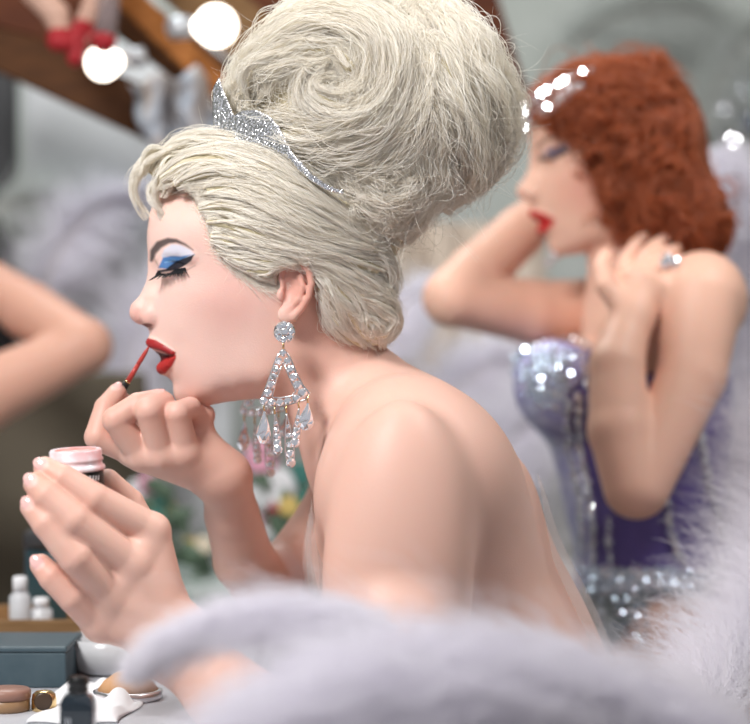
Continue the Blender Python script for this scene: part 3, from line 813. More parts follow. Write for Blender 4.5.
def build_earring(label, Y0, s=1, ox=0, oy=0, group='chandelier earrings of the blonde'):
    rng = random.Random(4); rng.normal = rng.gauss
    Q = lambda x, y, d=0.: P(x + ox, y + oy, Y0 + d)
    t = empty('earring', Q(284, 322)); tag(t, label, 'earring', group)
    N = (0, -1, .0)
    def one(name, c, r, par, jit=.16):
        g = MB(); gem(g, c, N, r, jitter=jit, rng=rng); return g.build(name, M['crystal'], par, smooth=False)
    b = MB(); b.lathe(Q(284.5, 332), [(.0098, -.001), (.0098, .001)], 20, axis=(0, 1, 0)); stud = b.build('flower_stud', M['silver'], t)
    one('rhinestone', Q(284.5, 332, -.0035), .0042, stud)
    for k in range(8):
        a = k * math.pi / 4; one('rhinestone', Q(284.5 + 7.2 * math.cos(a), 332 + 7.6 * math.sin(a), -.002), .0033, stud, .3)
    b = MB(); b.tube([Q(283, 341), Q(283.5, 346), Q(283, 350)], .0009, 6); b.build('link', M['gold'], t)
    # triangular frame
    b = MB(); o = [(283.5, 349), (290, 358), (296.5, 374), (303, 386), (309.5, 393), (305, 400), (293, 403), (280, 406), (266, 405), (260, 401), (266, 388), (272, 371), (277, 357)]
    b.tube([Q(x, y, .0015) for x, y in o] + [Q(*o[0], .0015)], .0011, 6)
    i_ = [(283.5, 362), (289, 376), (296, 391), (292, 396), (280, 398), (272, 397), (275, 384), (279, 372)]
    b.tube([Q(x, y, .0015) for x, y in i_] + [Q(*i_[0], .0015)], .0009, 6)
    fr = b.build('triangular_frame', M['silver'], t)
    st = [(283, 353, 3.6), (278.5, 361, 3.7), (275.8, 369, 3.6), (273.6, 377, 3.9), (271, 385, 4.1), (268, 393, 4.1), (264, 401, 4.0),
          (287.5, 361, 3.7), (290, 369, 3.9), (293.3, 377, 4.1), (297.5, 385, 4.4), (302.5, 393, 4.6), (296, 398.5, 3.9), (288, 401, 3.8), (280, 402.5, 3.8), (272, 402.5, 3.8)]
    for x, y, r in st: one('rhinestone', Q(x, y, -.001), r * S * 1.03, fr, .22)
    for (x, y, l, w, tl, kind) in [(264.5, 408, 34, 6.2, .04, 0), (275, 411, 41, 5.2, -.07, 1), (286.5, 410, 56, 6.6, -.08, 1), (299, 405, 40, 5.2, .10, 1), (308, 400, 29, 6.6, .10, 0)]:
        lk = MB(); lk.tube([Q(x, y - 5), Q(x - .6, y), Q(x, y + 3)], .0008, 6)
        if kind == 0:
            d = MB(); teardrop(d, Q(x, y + 2), (l - 2) * S, w * 1.15 * S, tilt=tl); dp = d.build('drop_pendant', M['crystal'], t, smooth=False)
        else:
            d = MB(); pts = []
            for q in range(13):
                a = q / 12 * 2 * math.pi; h = (1 - math.cos(a)) / 2; wd = math.sin(a) * w * (h ** .8) * 1.0
                pts.append(Q(x + wd + math.sin(-tl) * h * l * -1 * (-1), y + 3 + h * (l - 3)))
            d.tube(pts, .0007, 6); dp = d.build('drop_pendant', M['silver'], t)
            nn = 5
            for q in range(nn):
                h = .26 + q * .175; one('rhinestone', Q(x - math.sin(tl) * h * l, y + 3 + h * (l - 4), -.0006), (1.9 + 3.6 * h ** 1.5) * S * .95, dp, .25)
        lk.build('hook', M['gold'], dp)
    return t

TIARA = [(219, 76.5), (225, 93), (230.5, 106), (234, 115), (243, 110), (257, 109.5), (269, 115), (279, 126), (286, 140), (292, 151), (304, 165), (314, 175), (328, 185), (345, 191), (343, 195),
         (326, 190), (310, 180.5), (298, 170), (286, 156), (270, 148), (250, 143), (232, 142), (213.5, 143), (212.5, 106), (213, 88)]
_tx = np.array([205, 213, 225, 240, 255, 270, 290, 310, 345, 356.]); _ty = np.array([-.032, -.035, -.044, -.056, -.065, -.074, -.086, -.094, -.089, -.088])   # just clear of the hair
def tiara_Y(x, y): return np.interp(x, _tx, _ty)
def build_tiara():
    def fn(p):
        q = np.stack([p[:, 0], -np.abs(p[:, 1]), p[:, 2]], 1); x, y = unP(q)
        d = sd_poly(x, y, TIARA) * S
        Yc = tiara_Y(x, y)
        d2 = (np.abs(q[:, 1] - Yc) - .0024) * .85
        return -smin(-d, -d2, .0015)
    F = Field(); F.custom(fn, P(206, 200, -.10), P(350, 72, .10), k=0)
    V, Fc = polygonise(F, .0016)
    org = P(260, 145, 0); t = empty('tiara', org); mb = MB(); mb.tube([P(214, 138, -.035), P(209, 137, -.018), P(207.5, 137, 0), P(209, 137, .018), P(214, 138, .035)], .0032, 8); mb.build('front_band', M['silver'], t); tag(t, 'silver rhinestone tiara with a tall pointed horn set in the blonde updo', 'tiara')
    for sg in (-1, 1):
        kf = Fc[(V[Fc][:, :, 1].mean(1) * sg) > 0]; u_, inv = np.unique(kf, return_inverse=True); mesh_np('band', V[u_], inv.reshape(kf.shape), M['silver'], t, org=org)
    rng = random.Random(9); rng.normal = rng.gauss; mb = MB(); pts = []
    tries = 0
    while len(pts) < 420 and tries < 30000:
        tries += 1; x = rng.uniform(211, 345); y = rng.uniform(76, 196)
        if sd_poly(np.array([x]), np.array([y]), TIARA)[0] > -1.0: continue
        if any(abs(x - a) < 2.1 and (x - a) ** 2 + (y - b) ** 2 < 4.6 for a, b in pts): continue
        pts.append((x, y))
    for sd in (1, -1):
        for x, y in pts:
            Y = float(tiara_Y(x, y)); c = P(x, y, Y - .0024)
            nx = -.5 if x < 300 else -.3
            if sd < 0: c = c * np.array([1, -1, 1])
            gem(mb, c, (nx, -1 * sd, .15), rng.uniform(1.0, 1.6) * S, n=6, jitter=.45, rng=rng)
    o = mb.build('rhinestone_paving', M['crystal'], t, smooth=False); o['kind'] = 'stuff'
    return t
def plank(name, a, b, w, th, m, parent=None, roll=0, label=None, cat=None, group=None):
    """a wooden board from a to b"""
    a = Vector(a); b = Vector(b); d = b - a; L_ = d.length
    q = d.to_track_quat('X', 'Z').to_matrix() @ Matrix.Rotation(roll, 3, 'X')
    mb = MB(); mb.box((a + b) / 2, (L_, th, w), q); o = mb.build(name, m, parent, smooth=False, bevel=.003)
    if label: tag(o, label, cat, group)
    return o
def build_room():
    Z = 0
    def struct(o): tag(o, kind='structure'); return o
    mb = MB(); mb.box((0, 1.0, -.03), (5.2, 6.4, .06)); struct(mb.build('floor', M['floor'], smooth=False))
    mb = MB(); mb.box((0, 1.0, 2.73), (5.2, 6.4, .06)); struct(mb.build('ceiling', M['ceiling'], smooth=False))
    mb = MB(); mb.box((0, 2.35, 1.35), (5.2, .08, 2.7)); struct(mb.build('wall_back', M['wall'], smooth=False))
    mb = MB(); mb.box((-2.6, 1.0, 1.35), (.08, 6.4, 2.7)); struct(mb.build('wall_left', M['wall'], smooth=False))
    mb = MB(); mb.box((2.6, 1.0, 1.35), (.08, 6.4, 2.7)); struct(mb.build('wall_right', M['wall'], smooth=False))
    # pale standing panel, dark post, olive board
    p0 = P(26, 0, 1.5); p1 = P(232, 420, 1.5)
    mb = MB(); mb.box(((p0[0] + p1[0]) / 2, 1.5, .80), (p1[0] - p0[0], .03, 1.60)); o = mb.build('screen_panel', M['pale_panel'], smooth=False, bevel=.004)
    tag(o, 'tall pale grey panel behind the lit bulbs', 'panel')
    mb = MB(); mb.box((P(26, 0, 1.5)[0] - .33, 1.46, 1.12), (.64, .05, 2.24)); tag(mb.build('cupboard_side', M['dark'], smooth=False, bevel=.004), 'dark charcoal upright board left of the pale panel', 'board')
    q0 = P(-60, 372, 1.25); q1 = P(146, 640, 1.25)
    mb = MB(); mb.box(((q0[0] + q1[0]) / 2, 1.25, (q0[2]) / 2), (q1[0] - q0[0], .04, q0[2])); tag(mb.build('dark_board', M['olive'], smooth=False, bevel=.006), 'dark olive brown board standing behind the hands', 'board')
    # slanting mirror frame of boards carrying the bulbs
    fr = empty('bulb_frame', P(120, 60, .95)); tag(fr, 'slanting orange brown wooden frame of boards that carries the bulbs', 'frame')
    plank('board', P(-60, 18, 1.0), P(262, 168, 1.0), .070, .04, M['wood_dark'], fr)
    plank('board', P(96, -34, .92), P(262, 128, .92), .036, .035, M['wood_orange'], fr)
    plank('board', P(60, -40, 1.02), P(300, 150, 1.02), .070, .02, M['wood_dark'], fr)
    plank('board', P(150, -50, 1.06), P(330, 110, 1.06), .085, .02, M['wood_tan'], fr)
    plank('board', P(-90, -26, .99), P(110, 30, .99), .080, .03, M['wood_red'], fr)
    plank('board', P(200, -60, 1.08), P(420, 90, 1.08), .10, .02, M['wood_red'], fr)
    mb = MB(); a = [(398, -60), (480, -60), (528, 92), (500, 108), (398, 100)]
    v = [P(x, y, 1.14) for x, y in a] + [P(x, y, 1.18) for x, y in a]; n = len(a)
    mb.add(v, [tuple(range(n)), tuple(range(2 * n - 1, n - 1, -1))] + [(i, i + n, (i + 1) % n + n, (i + 1) % n) for i in range(n)])
    tag(mb.build('wooden_shelf', M['wood_red'], smooth=False, bevel=.003), 'red brown wooden board behind the blonde beehive', 'board')
    # grey door-like panel above the red hair
    a = P(505, 40, 1.9)
    # bulbs
    for (x, y, r, Y, e, lb) in ((103, 63, .0225, .80, 28, 'glowing round bulb beside the red shoes'), (216, 26, .0275, .80, 28, 'bigger glowing bulb above the tiara')):
        t = empty('light_bulb', P(x, y, Y)); tag(t, lb, 'light bulb', 'round bulbs of the mirror frame')
        d = Vector((1, 0.45, .25)) if x < 150 else Vector((-1, .55, 0.05)); d.normalize(); c = Vector(P(x, y, Y))
        mb = MB(); prof = [(.001, -r)] + [(r * math.cos(a), r * math.sin(a)) for a in np.linspace(-1.4, .9, 14)] + [(r * .42, r * 1.12)]
        mb.lathe(c, prof, 24, axis=d); mb.build('glass_bulb', M['bulb'], t)
        mb = MB(); mb.lathe(c + d * r * 1.1, [(r * .46, 0), (r * .46, r * .55), (r * .6, r * .6), (r * .6, r * 1.5)], 20, axis=d); mb.build('socket', M['socket'], t)
    # hanging doll with red shoes
    t = empty('hanging_doll', P(70, -30, .78)); tag(t, 'dangling cloth doll with stockinged legs and red shoes beside the bulb', 'doll')
    F = Field(); F.ell(P(76, -70, .78), (.045, .03, .055), k=.01); F.ell(P(76, -130, .78), (.036, .034, .04), k=.01)
    F.chain([P(50, -40, .78), P(36, -8, .765), P(56, 14, .76), P(60, 30, .76)], [.022, .019, .0175, .014], k=.01)
    F.chain([P(92, -40, .79), P(98, -10, .79), P(90, 10, .78), P(82, 28, .775)], [.020, .015, .0125, .012], k=.01)
    V, Fc = polygonise(F, .004); mesh_np('cloth_body', V, Fc, M['stocking'], t, org=P(76, -40, .78))
    for ch in ([(60, 34, .76), (57, 41, .752), (66, 43, .752)], [(83, 29, .775), (76, 38, .765), (76, 58, .76)]):
        F = Field(); F.chain([P(*c) for c in ch], [.0155, .0135, .012], k=.006)
        V, Fc = polygonise(F, .003); mesh_np('red_shoe', V, Fc, M['red'], t, org=P(*ch[0]))
    t = empty('hanging_stocking', P(108, -10, .74)); tag(t, 'sheer grey stocking with a red toe hanging over the bulb', 'stocking')
    mb = MB(); mb.tube([P(112, -60, .75), P(110, -20, .74), P(107, 18, .74), P(105, 38, .74)], [.014, .016, .015, .015], 14); mb.build('sheer_leg', M['grey_sheer'], t)
    mb = MB(); mb.tube([P(105, 37, .74), P(104, 42, .738), P(103, 50, .734)], [.0158, .017, .011], 14); mb.build('red_toe', M['red'], t)
    # crumpled pale blue scarf hanging between the bulbs
    rng = random.Random(2); mb = MB(); nx, ny = 16, 14; vs = []
    co = [(128, 84), (196, 70), (232, 138), (150, 152)]
    for j in range(ny):
        for i in range(nx):
            u, v = i / (nx - 1), j / (ny - 1)
            x = (co[0][0] * (1 - u) + co[1][0] * u) * (1 - v) + (co[3][0] * (1 - u) + co[2][0] * u) * v
            y = (co[0][1] * (1 - u) + co[1][1] * u) * (1 - v) + (co[3][1] * (1 - u) + co[2][1] * u) * v
            vs.append(P(x + 3 * math.sin(v * 9), y + 5 * math.sin(u * 11), .84 + .03 * math.sin(u * 13 + v * 4) + .01 * rng.random()))
    mb.add(vs, [(j * nx + i, j * nx + i + 1, (j + 1) * nx + i + 1, (j + 1) * nx + i) for j in range(ny - 1) for i in range(nx - 1)])
    o = mb.build('scarf', M['blue_cloth']); sm = o.modifiers.new('t', 'SOLIDIFY'); sm.thickness = .002
    tag(o, 'crumpled pale blue and tan scarf hung below the bulbs', 'scarf')
    # soft hanging cloth behind the neck: warm beige curtain
    mb = MB(); nx = 60; vs = []
    for j in range(2):
        for i in range(nx):
            vs.append((P(372 + i * (178 / nx), 0, 1.55)[0], 1.55 + .012 * math.sin(i * .45), (1.30, .0)[j]))
    mb.add(vs, [(i, i + 1, nx + i + 1, nx + i) for i in range(nx - 1)]); o = mb.build('curtain', M['beige_cloth']); sm = o.modifiers.new('t', 'SOLIDIFY'); sm.thickness = .004
    tag(o, 'warm beige curtain hanging between the two women', 'curtain')

def soft_cloth(name, pts, r, Y, m, label, cat, th=.02, seed=1, group=None):
    """a crumpled heap: lumpy mound following photo points"""
    rng = random.Random(seed); F = Field()
    for (x, y, rr) in pts:
        c = P(x, y, Y + rng.uniform(-.03, .03)); F.ell(c, (rr * S * 1.4, rr * S * .8, rr * S), rng.uniform(-40, 40), k=.02)
    V, Fc = polygonise(F, .006)
    w = np.sin(V @ np.array([60, 20, 35.])) * .004 + np.sin(V @ np.array([-40, 30, 90.])) * .003; V = V + grad(F, V, 1e-3) * w[:, None]
    o = mesh_np(name, V, Fc, m, org=V.mean(0)); tag(o, label, cat, group); return o
def build_table():
    TZ = .75
    t = empty('dressing_table', (-.72, .15, 0)); tag(t, 'white topped dressing table crowded with make-up in front of the blonde', 'table')
    x0, x1, y0, y1 = -1.45, -.125, -.50, .56
    mb = MB(); mb.box(((x0 + x1) / 2, (y0 + y1) / 2, TZ - .02), (x1 - x0, y1 - y0, .04)); mb.build('tabletop', M['table_white'], t, smooth=False, bevel=.004)
    for x in (x0 + .05, x1 - .05):
        for y in (y0 + .05, y1 - .05):
            mb = MB(); mb.box((x, y, (TZ - .04) / 2), (.05, .05, TZ - .04)); mb.build('leg', M['table_white'], t, smooth=False, bevel=.003)
    def at(px, Y): return float(P(px, 0, Y)[0])
    # nail lacquer bottle
    Y = -.30; x = at(78, Y); t = empty('lacquer_bottle', (x, Y, TZ)); tag(t, 'small square dark glass bottle with a black neck at the front of the table', 'bottle')
    w = .0132; mb = MB(); q = lambda z, k: [(-w * k, -w * .8 * k, z), (w * k, -w * .8 * k, z), (w * k, w * .8 * k, z), (-w * k, w * .8 * k, z)]
    v = []; f = []
    hb = .750 + .0445
    for (z, k) in ((TZ + .0005, .92), (TZ + .003, 1), (hb - .006, 1), (hb - .001, .82), (hb + .001, .5)): v += [(x + a, Y + b, c) for a, b, c in q(z, k)]
    for k in range(4):
        for i in range(4): f.append((k * 4 + i, k * 4 + (i + 1) % 4, (k + 1) * 4 + (i + 1) % 4, (k + 1) * 4 + i))
    f += [(3, 2, 1, 0), (16, 17, 18, 19)]; mb.add(v, f); mb.build('glass_body', M['dark_glass'], t, smooth=False, bevel=.0015)
    mb = MB(); mb.lathe((x, Y, hb), [(.007, 0), (.0078, .002), (.0086, .0045), (.007, .006), (.0085, .008), (.0092, .0105), (.0075, .012), (.008, .0135), (.005, .0145)], 14); mb.build('screw_neck', M['black'], t)
    mb = MB()
    for i, (a, b, c, d) in enumerate([(-.008, .024, .0012, .006), (-.005, .022, .0012, .010), (-.004, .013, .004, .0012), (-.007, .008, .005, .001), (.001, .008, .006, .001), (-.0085, .014, .001, .008)]):
        mb.box((x + a, Y - w * .8 - .0003, TZ + b), (c, .0003, d))
    mb.build('worn_label', M['label_grey'], t, smooth=False)
    # gold cap
    Y = -.12; x = at(44, Y); t = empty('lipstick_case', (x, Y, TZ)); tag(t, 'short gold lipstick case with a dark face left of the small bottle', 'lipstick')
    mb = MB(); mb.lathe((x, Y, TZ), [(.0105, 0), (.0112, .002), (.0112, .010), (.0102, .0145), (.007, .0172), (.003, .018)], 22); mb.build('case', M['gold'], t)
    mb = MB(); mb.lathe((x + .001, Y - .0105, TZ + .010), [(.0078, 0), (.0082, .0012), (.006, .002)], 18, axis=(.1, -1, 0)); mb.build('dark_face', M['brown'], t)
    # round wooden compact
    Y = -.12; x = at(6, Y); t = empty('round_compact', (x, Y, TZ)); tag(t, 'round brown compact at the left edge of the table', 'compact')
    mb = MB(); mb.lathe((x, Y, TZ), [(.020, 0), (.0215, .002), (.0215, .010), (.0205, .0105)], 28); mb.build('base', M['brown_wood'], t)
    mb = MB(); mb.lathe((x, Y, TZ + .0105), [(.0205, 0), (.0222, .001), (.0222, .007), (.0205, .009)], 28); mb.build('lid', M['brown_wood2'], t)
    # brushes and pencils in front
    specs = [('make-up brush with a bare wooden handle lying behind the dark bottle', 'makeup_brush', (10, -.335), (128, -.30), .0024, 'wood_light', 'brush'),
             ('blue pencil lying on the table at the lower left', 'pencil', (-12, -.30), (46, -.285), .0032, 'blue', 'pencil'),
             ('thin black eye pencil across the lower left corner', 'pencil', (-14, -.325), (34, -.32), .0026, 'black', 'pencil'),
             ('cream pencil lying beside the blue pencil', 'pencil', (20, -.262), (96, -.255), .0024, 'cream', 'pencil')]
    for lb, nm, a, b, r, m, cat in specs:
        A = np.array([at(a[0], a[1]), a[1], TZ + r]); B = np.array([at(b[0], b[1]), b[1], TZ + r])
        t = empty(nm, (A + B) / 2 - np.array([0, 0, r])); tag(t, lb, cat)
        mb = MB(); mb.tube([A, A * .3 + B * .7, B * .88 + A * .12], [r, r, r * .9], 10); mb.build('shaft', M[m], t)
        mb = MB()
        if nm == 'makeup_brush': mb.tube([B * .88 + A * .12, B * .94 + A * .06, B], [r * 1.0, r * 1.4, r * .6], 10); mb.build('bristles', M['brown'], t)
        else: mb.tube([B * .88 + A * .12, B], [r * .9, r * .12], 10); mb.build('point', M['wood_light'], t)
    # blue grey box
    Y0, Y1 = .0, .10; xa, xb = -.52, at(66, 0)
    t = empty('make_up_box', ((xa + xb) / 2, 0, TZ)); tag(t, 'blue grey flat box lying at the left of the table', 'box')
    mb = MB(); mb.box(((xa + xb) / 2, .05, TZ + .017), (xb - xa, .10, .034)); mb.build('box_body', M['slate'], t, smooth=False, bevel=.002)
    mb = MB(); mb.box(((xa + xb) / 2, .05, TZ + .037), (xb - xa + .002, .102, .006)); mb.build('lid', M['slate2'], t, smooth=False, bevel=.002)
    # white dish, powder compact, crumpled napkin
    Y = .10; x = at(112, Y); t = empty('powder_dish', (x, Y, TZ)); tag(t, 'shallow white powder dish behind the wrist', 'dish')
    mb = MB(); mb.lathe((x, Y, TZ), [(.030, 0), (.040, .004), (.047, .020), (.049, .036), (.047, .036), (.044, .020), (.036, .008), (.001, .006)], 36); mb.build('bowl', M['white_gloss'], t)
    mb = MB(); mb.lathe((x, Y, TZ + .012), [(.036, 0), (.036, .012), (.02, .016), (.001, .017)], 24); mb.build('powder', M['white_soft'], t)
    Y = -.06; x = at(128, Y); t = empty('powder_compact', (x, Y, TZ)); tag(t, 'open tan powder compact with a mirror beside the wrist', 'compact')
    mb = MB(); mb.lathe((x, Y, TZ), [(.030, 0), (.032, .002), (.032, .008), (.030, .009)], 30); mb.build('tray', M['silver'], t)
    mb = MB(); mb.lathe((x, Y, TZ + .009), [(.028, 0), (.022, .008), (.012, .015), (.001, .018)], 24); mb.build('tan_powder', M['tan'], t)
    nx, ny = 34, 26; X0, X1, YA, YB = at(58, -.05), at(142, -.05), -.19, .02; vs = []; rg = random.Random(8); ph = [rg.uniform(0, 6) for _ in range(9)]
    for j in range(ny):
        for i in range(nx):
            u, v = i / (nx - 1), j / (ny - 1); e = min(u, 1 - u, v, 1 - v) * 6; e = min(1, e)
            h = abs(math.sin(7 * u + 3 * v + ph[0]) + .7 * math.sin(13 * v - 6 * u + ph[1]) + .5 * math.sin(19 * u + 11 * v + ph[2])) * .006 * e + .001
            vs.append((X0 + (X1 - X0) * u + .006 * math.sin(9 * v + ph[3]), YA + (YB - YA) * v + .006 * math.sin(8 * u + ph[4]), TZ + h))
    mb = MB(); mb.add(vs, [(j * nx + i, j * nx + i + 1, (j + 1) * nx + i + 1, (j + 1) * nx + i) for j in range(ny - 1) for i in range(nx - 1)])
    o = mb.build('napkin', M['white_soft']); sm = o.modifiers.new('t', 'SOLIDIFY'); sm.thickness = .001; sm.offset = 1
    tag(o, 'crumpled white napkin between the blue grey box and the dark bottle', 'napkin')
    # wooden tray edge and little white bottles further back
    t = empty('wooden_tray', (at(60, .30), .30, TZ)); tag(t, 'long light wooden tray with little white jars behind the box', 'tray')
    mb = MB(); mb.box((at(52, .30), .30, TZ + .008), (.28, .14, .016)); mb.build('tray_base', M['wood_light'], t, smooth=False, bevel=.003)
    for yy in (.235, .365):
        mb = MB(); mb.box((at(52, .30), yy, TZ + .022), (.28, .010, .026)); mb.build('rim', M['wood_tan'], t, smooth=False, bevel=.003)
    for (px, Y, r, h, lb) in ((20, .26, .011, .062, 'tall white bottle standing on the tray at the left edge'), (41, .27, .012, .038, 'short milky bottle standing on the tray beside the tall one')):
        x = at(px, Y); t = empty('cosmetic_bottle', (x, Y, TZ + .016)); tag(t, lb, 'bottle', 'white bottles on the tray')
        z = TZ + .016; mb = MB(); mb.lathe((x, Y, z), [(r, 0), (r * 1.05, .002), (r * 1.05, h * .65), (r * .6, h * .75)], 20); mb.build('bottle_body', M['white_gloss'], t)
        mb = MB(); mb.lathe((x, Y, z + h * .75), [(r * .7, 0), (r * .7, h * .24), (r * .5, h * .26)], 18); mb.build('cap', M['white_soft'], t)
    # dark teal canister behind the little finger
    Y = .40; x = at(62, Y); t = empty('canister', (x, Y, TZ)); tag(t, 'dark teal canister standing behind the little finger', 'canister')
    mb = MB(); mb.lathe((x, Y, TZ), [(.040, 0), (.042, .003), (.042, .095), (.040, .098)], 30); mb.build('canister_body', M['teal_dark'], t)
    mb = MB(); mb.lathe((x, Y, TZ + .098), [(.0435, 0), (.0435, .016), (.040, .019)], 30); mb.build('lid', M['dark'], t)
    Y = .44; x = at(128, Y); t = empty('hand_mirror_box', (x, Y, TZ)); tag(t, 'small light blue carton behind the raised hand', 'carton')
    mb = MB(); mb.box((x, Y, TZ + .045), (.05, .05, .09)); mb.build('carton_body', M['blue_soft'], t, smooth=False, bevel=.002)
    mb = MB(); mb.box((x, Y, TZ + .095), (.052, .052, .010)); mb.build('flap', M['white_soft'], t, smooth=False, bevel=.002)

def build_flowers():
    TZ = .75
    t = empty('side_table', (-.10, .98, 0)); tag(t, 'small table behind the dressing table that carries the flowers', 'table')
    mb = MB(); mb.box((-.10, .98, TZ - .015), (.7, .36, .03)); mb.build('tabletop', M['grey_green'], t, smooth=False, bevel=.003)
    for x in (-.42, .22):
        for y in (.83, 1.13):
            mb = MB(); mb.box((x, y, (TZ - .03) / 2), (.04, .04, TZ - .03)); mb.build('leg', M['grey_green'], t, smooth=False)
    def bouquet(cx, cyt, Y, spots, label, vr, seed):
        rng = random.Random(seed); x = float(P(cx, 0, Y)[0]); t = empty('flower_vase', (x, Y, TZ)); tag(t, label, 'flowers')
        h = float(P(cx, cyt, Y)[2]) - TZ
        mb = MB(); mb.lathe((x, Y, TZ + .001), [(vr * .6, 0), (vr, h * .3), (vr * .9, h * .7), (vr * .6, h), (vr * .7, h * 1.06)], 24); mb.build('vase', M['grey_green'], t)
        lf = MB()
        for (px, py, r, m) in spots:
            r = r * 1.25
            yy = Y + rng.uniform(-.03, .03); c = Vector(P(px, py, yy)); b = Vector((x, Y, TZ + h))
            st = MB(); st.tube([b, (b + c) / 2 + Vector((rng.uniform(-.01, .01), 0, 0)), c], .0018, 6)
            so = st.build('stem', M['leaf'], t)
            fl = MB()
            for ring, (k, rr, up) in enumerate(((9, 1., .1), (7, .68, .35), (5, .36, .6))):
                for i in range(k):
                    a = 2 * math.pi * i / k + ring; d = Vector((math.cos(a), -.55 * up - .3, math.sin(a)))
                    fl.ball(c + d * r * rr * .6, r * .42, 8, 6, sc=(1, .5, 1))
            fl.build('blossom', M[m], so)
        for k in range(46):
            a = rng.uniform(0, 6.28); px, py, r, _ = spots[rng.randrange(len(spots))]
            c = Vector(P(px + rng.uniform(-16, 16), py + rng.uniform(-8, 26), Y + rng.uniform(-.03, .05)))
            lf.ball(c, rng.uniform(.012, .022), 8, 6, sc=(1, .18, .45), rot=Matrix.Rotation(a, 3, 'Y') @ Matrix.Rotation(rng.uniform(-.6, .6), 3, 'Z'))
        o = lf.build('leaves', M['leaf'], t); o['kind'] = 'stuff'
    bouquet(279, 580, .95, [(262, 458, .020, 'pink'), (276, 488, .024, 'white_soft'), (262, 494, .018, 'white_soft'), (289, 506, .012, 'yellow'), (276, 506, .010, 'red'), (268, 520, .016, 'pink_pale'), (300, 474, .014, 'leaf2'), (286, 528, .014, 'blue_soft'), (262, 540, .016, 'white_soft'), (282, 548, .014, 'leaf2'), (258, 556, .013, 'pink_pale'), (298, 545, .013, 'blue_soft'), (306, 500, .012, 'leaf2')],
            'bouquet of pink, white and yellow flowers seen below the earring', .030, 3)
    bouquet(156, 560, .97, [(150, 484, .014, 'pink'), (140, 493, .017, 'white_soft'), (166, 507, .011, 'yellow'), (156, 520, .012, 'leaf2'), (174, 512, .008, 'yellow'), (190, 545, .010, 'yellow'), (204, 545, .011, 'cream'), (160, 500, .010, 'leaf2')],
            'smaller bunch of pink and yellow flowers between the two hands', .018, 5)
def barbs_on(path, rad, n, rng, L0, L1, sweep, K=14, droop=(0, 0, -.3), curl=.8, inner=.5):
    """soft barbs that leave a thick cord all round and sweep along it"""
    path = np.asarray(path, float); T = np.gradient(path, axis=0); T /= np.linalg.norm(T, axis=1, keepdims=True)
    u = rng.uniform(0, len(path) - 1.001, n); i = u.astype(int); w = (u - i)[:, None]
    c = path[i] * (1 - w) + path[i + 1] * w; t = T[i] * (1 - w) + T[i + 1] * w; r = np.interp(u, np.arange(len(path)), rad)
    a = np.cross(t, np.array([0, 1., 0])); a /= np.linalg.norm(a, axis=1, keepdims=True); b = np.cross(t, a)
    g = np.round(rng.uniform(0, 40, n)) ; th = g * 2.39996 + rng.normal(0, .22, n)
    rd = a * np.cos(th)[:, None] + b * np.sin(th)[:, None]
    p = c + rd * (r * inner * rng.uniform(.1, 1, n))[:, None]
    Ln = rng.uniform(L0, L1, n) * (.4 + .6 * r / r.max()); d = rd * rng.uniform(.5, 1.1, n)[:, None] + t * (sweep * rng.uniform(.5, 1.3, n))[:, None] + rng.normal(0, .12, (n, 3)); d /= np.linalg.norm(d, axis=1, keepdims=True)
    bend = t * sweep * .9 + np.array(droop) + rng.normal(0, .35, (n, 3)) - rd * rng.uniform(0, curl, n)[:, None]
    out = np.empty((n, K, 3)); q = p.copy()
    for k in range(K):
        out[:, k] = q; d = d + bend * (2. / K) + rng.normal(0, .16, (n, 3)); d /= np.linalg.norm(d, axis=1, keepdims=True); q = q + d * (Ln / K)[:, None]
    return out
def plume(path, length, n, rng, K=12, fall=.8, spread=.5):
    """an ostrich plume: barbs leave both sides of a curved quill"""
    path = resample(path, 40); T = np.gradient(path, axis=0); T /= np.linalg.norm(T, axis=1, keepdims=True)
    u = np.sort(rng.uniform(.0, 1, n)); x = u * 38.99; i = x.astype(int); w = (x - i)[:, None]
    c = path[i] * (1 - w) + path[i + 1] * w; t = T[i] * (1 - w) + T[i + 1] * w
    a = np.cross(t, np.array([0, 1., 0])); a /= np.maximum(np.linalg.norm(a, axis=1, keepdims=True), 1e-6)
    s = np.where(rng.random(n) < .5, 1., -1.)[:, None]
    d = a * s + t * rng.uniform(.5, 1.3, n)[:, None] + np.array([0, 1., 0]) * rng.normal(0, spread, n)[:, None]; d /= np.linalg.norm(d, axis=1, keepdims=True)
    Ln = length * (.35 + .65 * np.sin(np.clip(u * 1.15 + .1, 0, 1) * 3.14) ** .5) * rng.uniform(.6, 1.1, n)
    bend = t * fall * .6 + np.array([0, 0, -fall]) + rng.normal(0, .4, (n, 3))
    out = np.empty((n, K, 3)); q = c.copy()
    for k in range(K):
        out[:, k] = q; d = d + bend * (1.6 / K) + rng.normal(0, .04, (n, 3)); d /= np.linalg.norm(d, axis=1, keepdims=True); q = q + d * (Ln / K)[:, None]
    return out
def boa(name, pts, n, m, mc, label, L0, L1, sweep, seed, rw, group=None, droop=(0, 0, -.3), curl=.8, core=.35):
    """pts: (px,py,Y,radius m)"""
    rng = np.random.default_rng(seed)
    a = np.array([[*P(x, y, Y), r] for x, y, Y, r in pts]); a = resample(a, 60)
    org = a[:, :3].mean(0); t = empty(name, org); tag(t, label, 'feather boa' if 'boa' in name else 'feather', group)
    mb = MB(); mb.tube([tuple(q) for q in a[::3, :3]], [float(r) * core for r in a[::3, 3]], 12)
    mb.build('cord', mc, t)
    c = barbs_on(a[:, :3], a[:, 3], n, rng, L0, L1, sweep, droop=droop, curl=curl)
    o = strands('feather_barbs', c, rw, m, t, org=tuple(org)); o['kind'] = 'stuff'
    return t
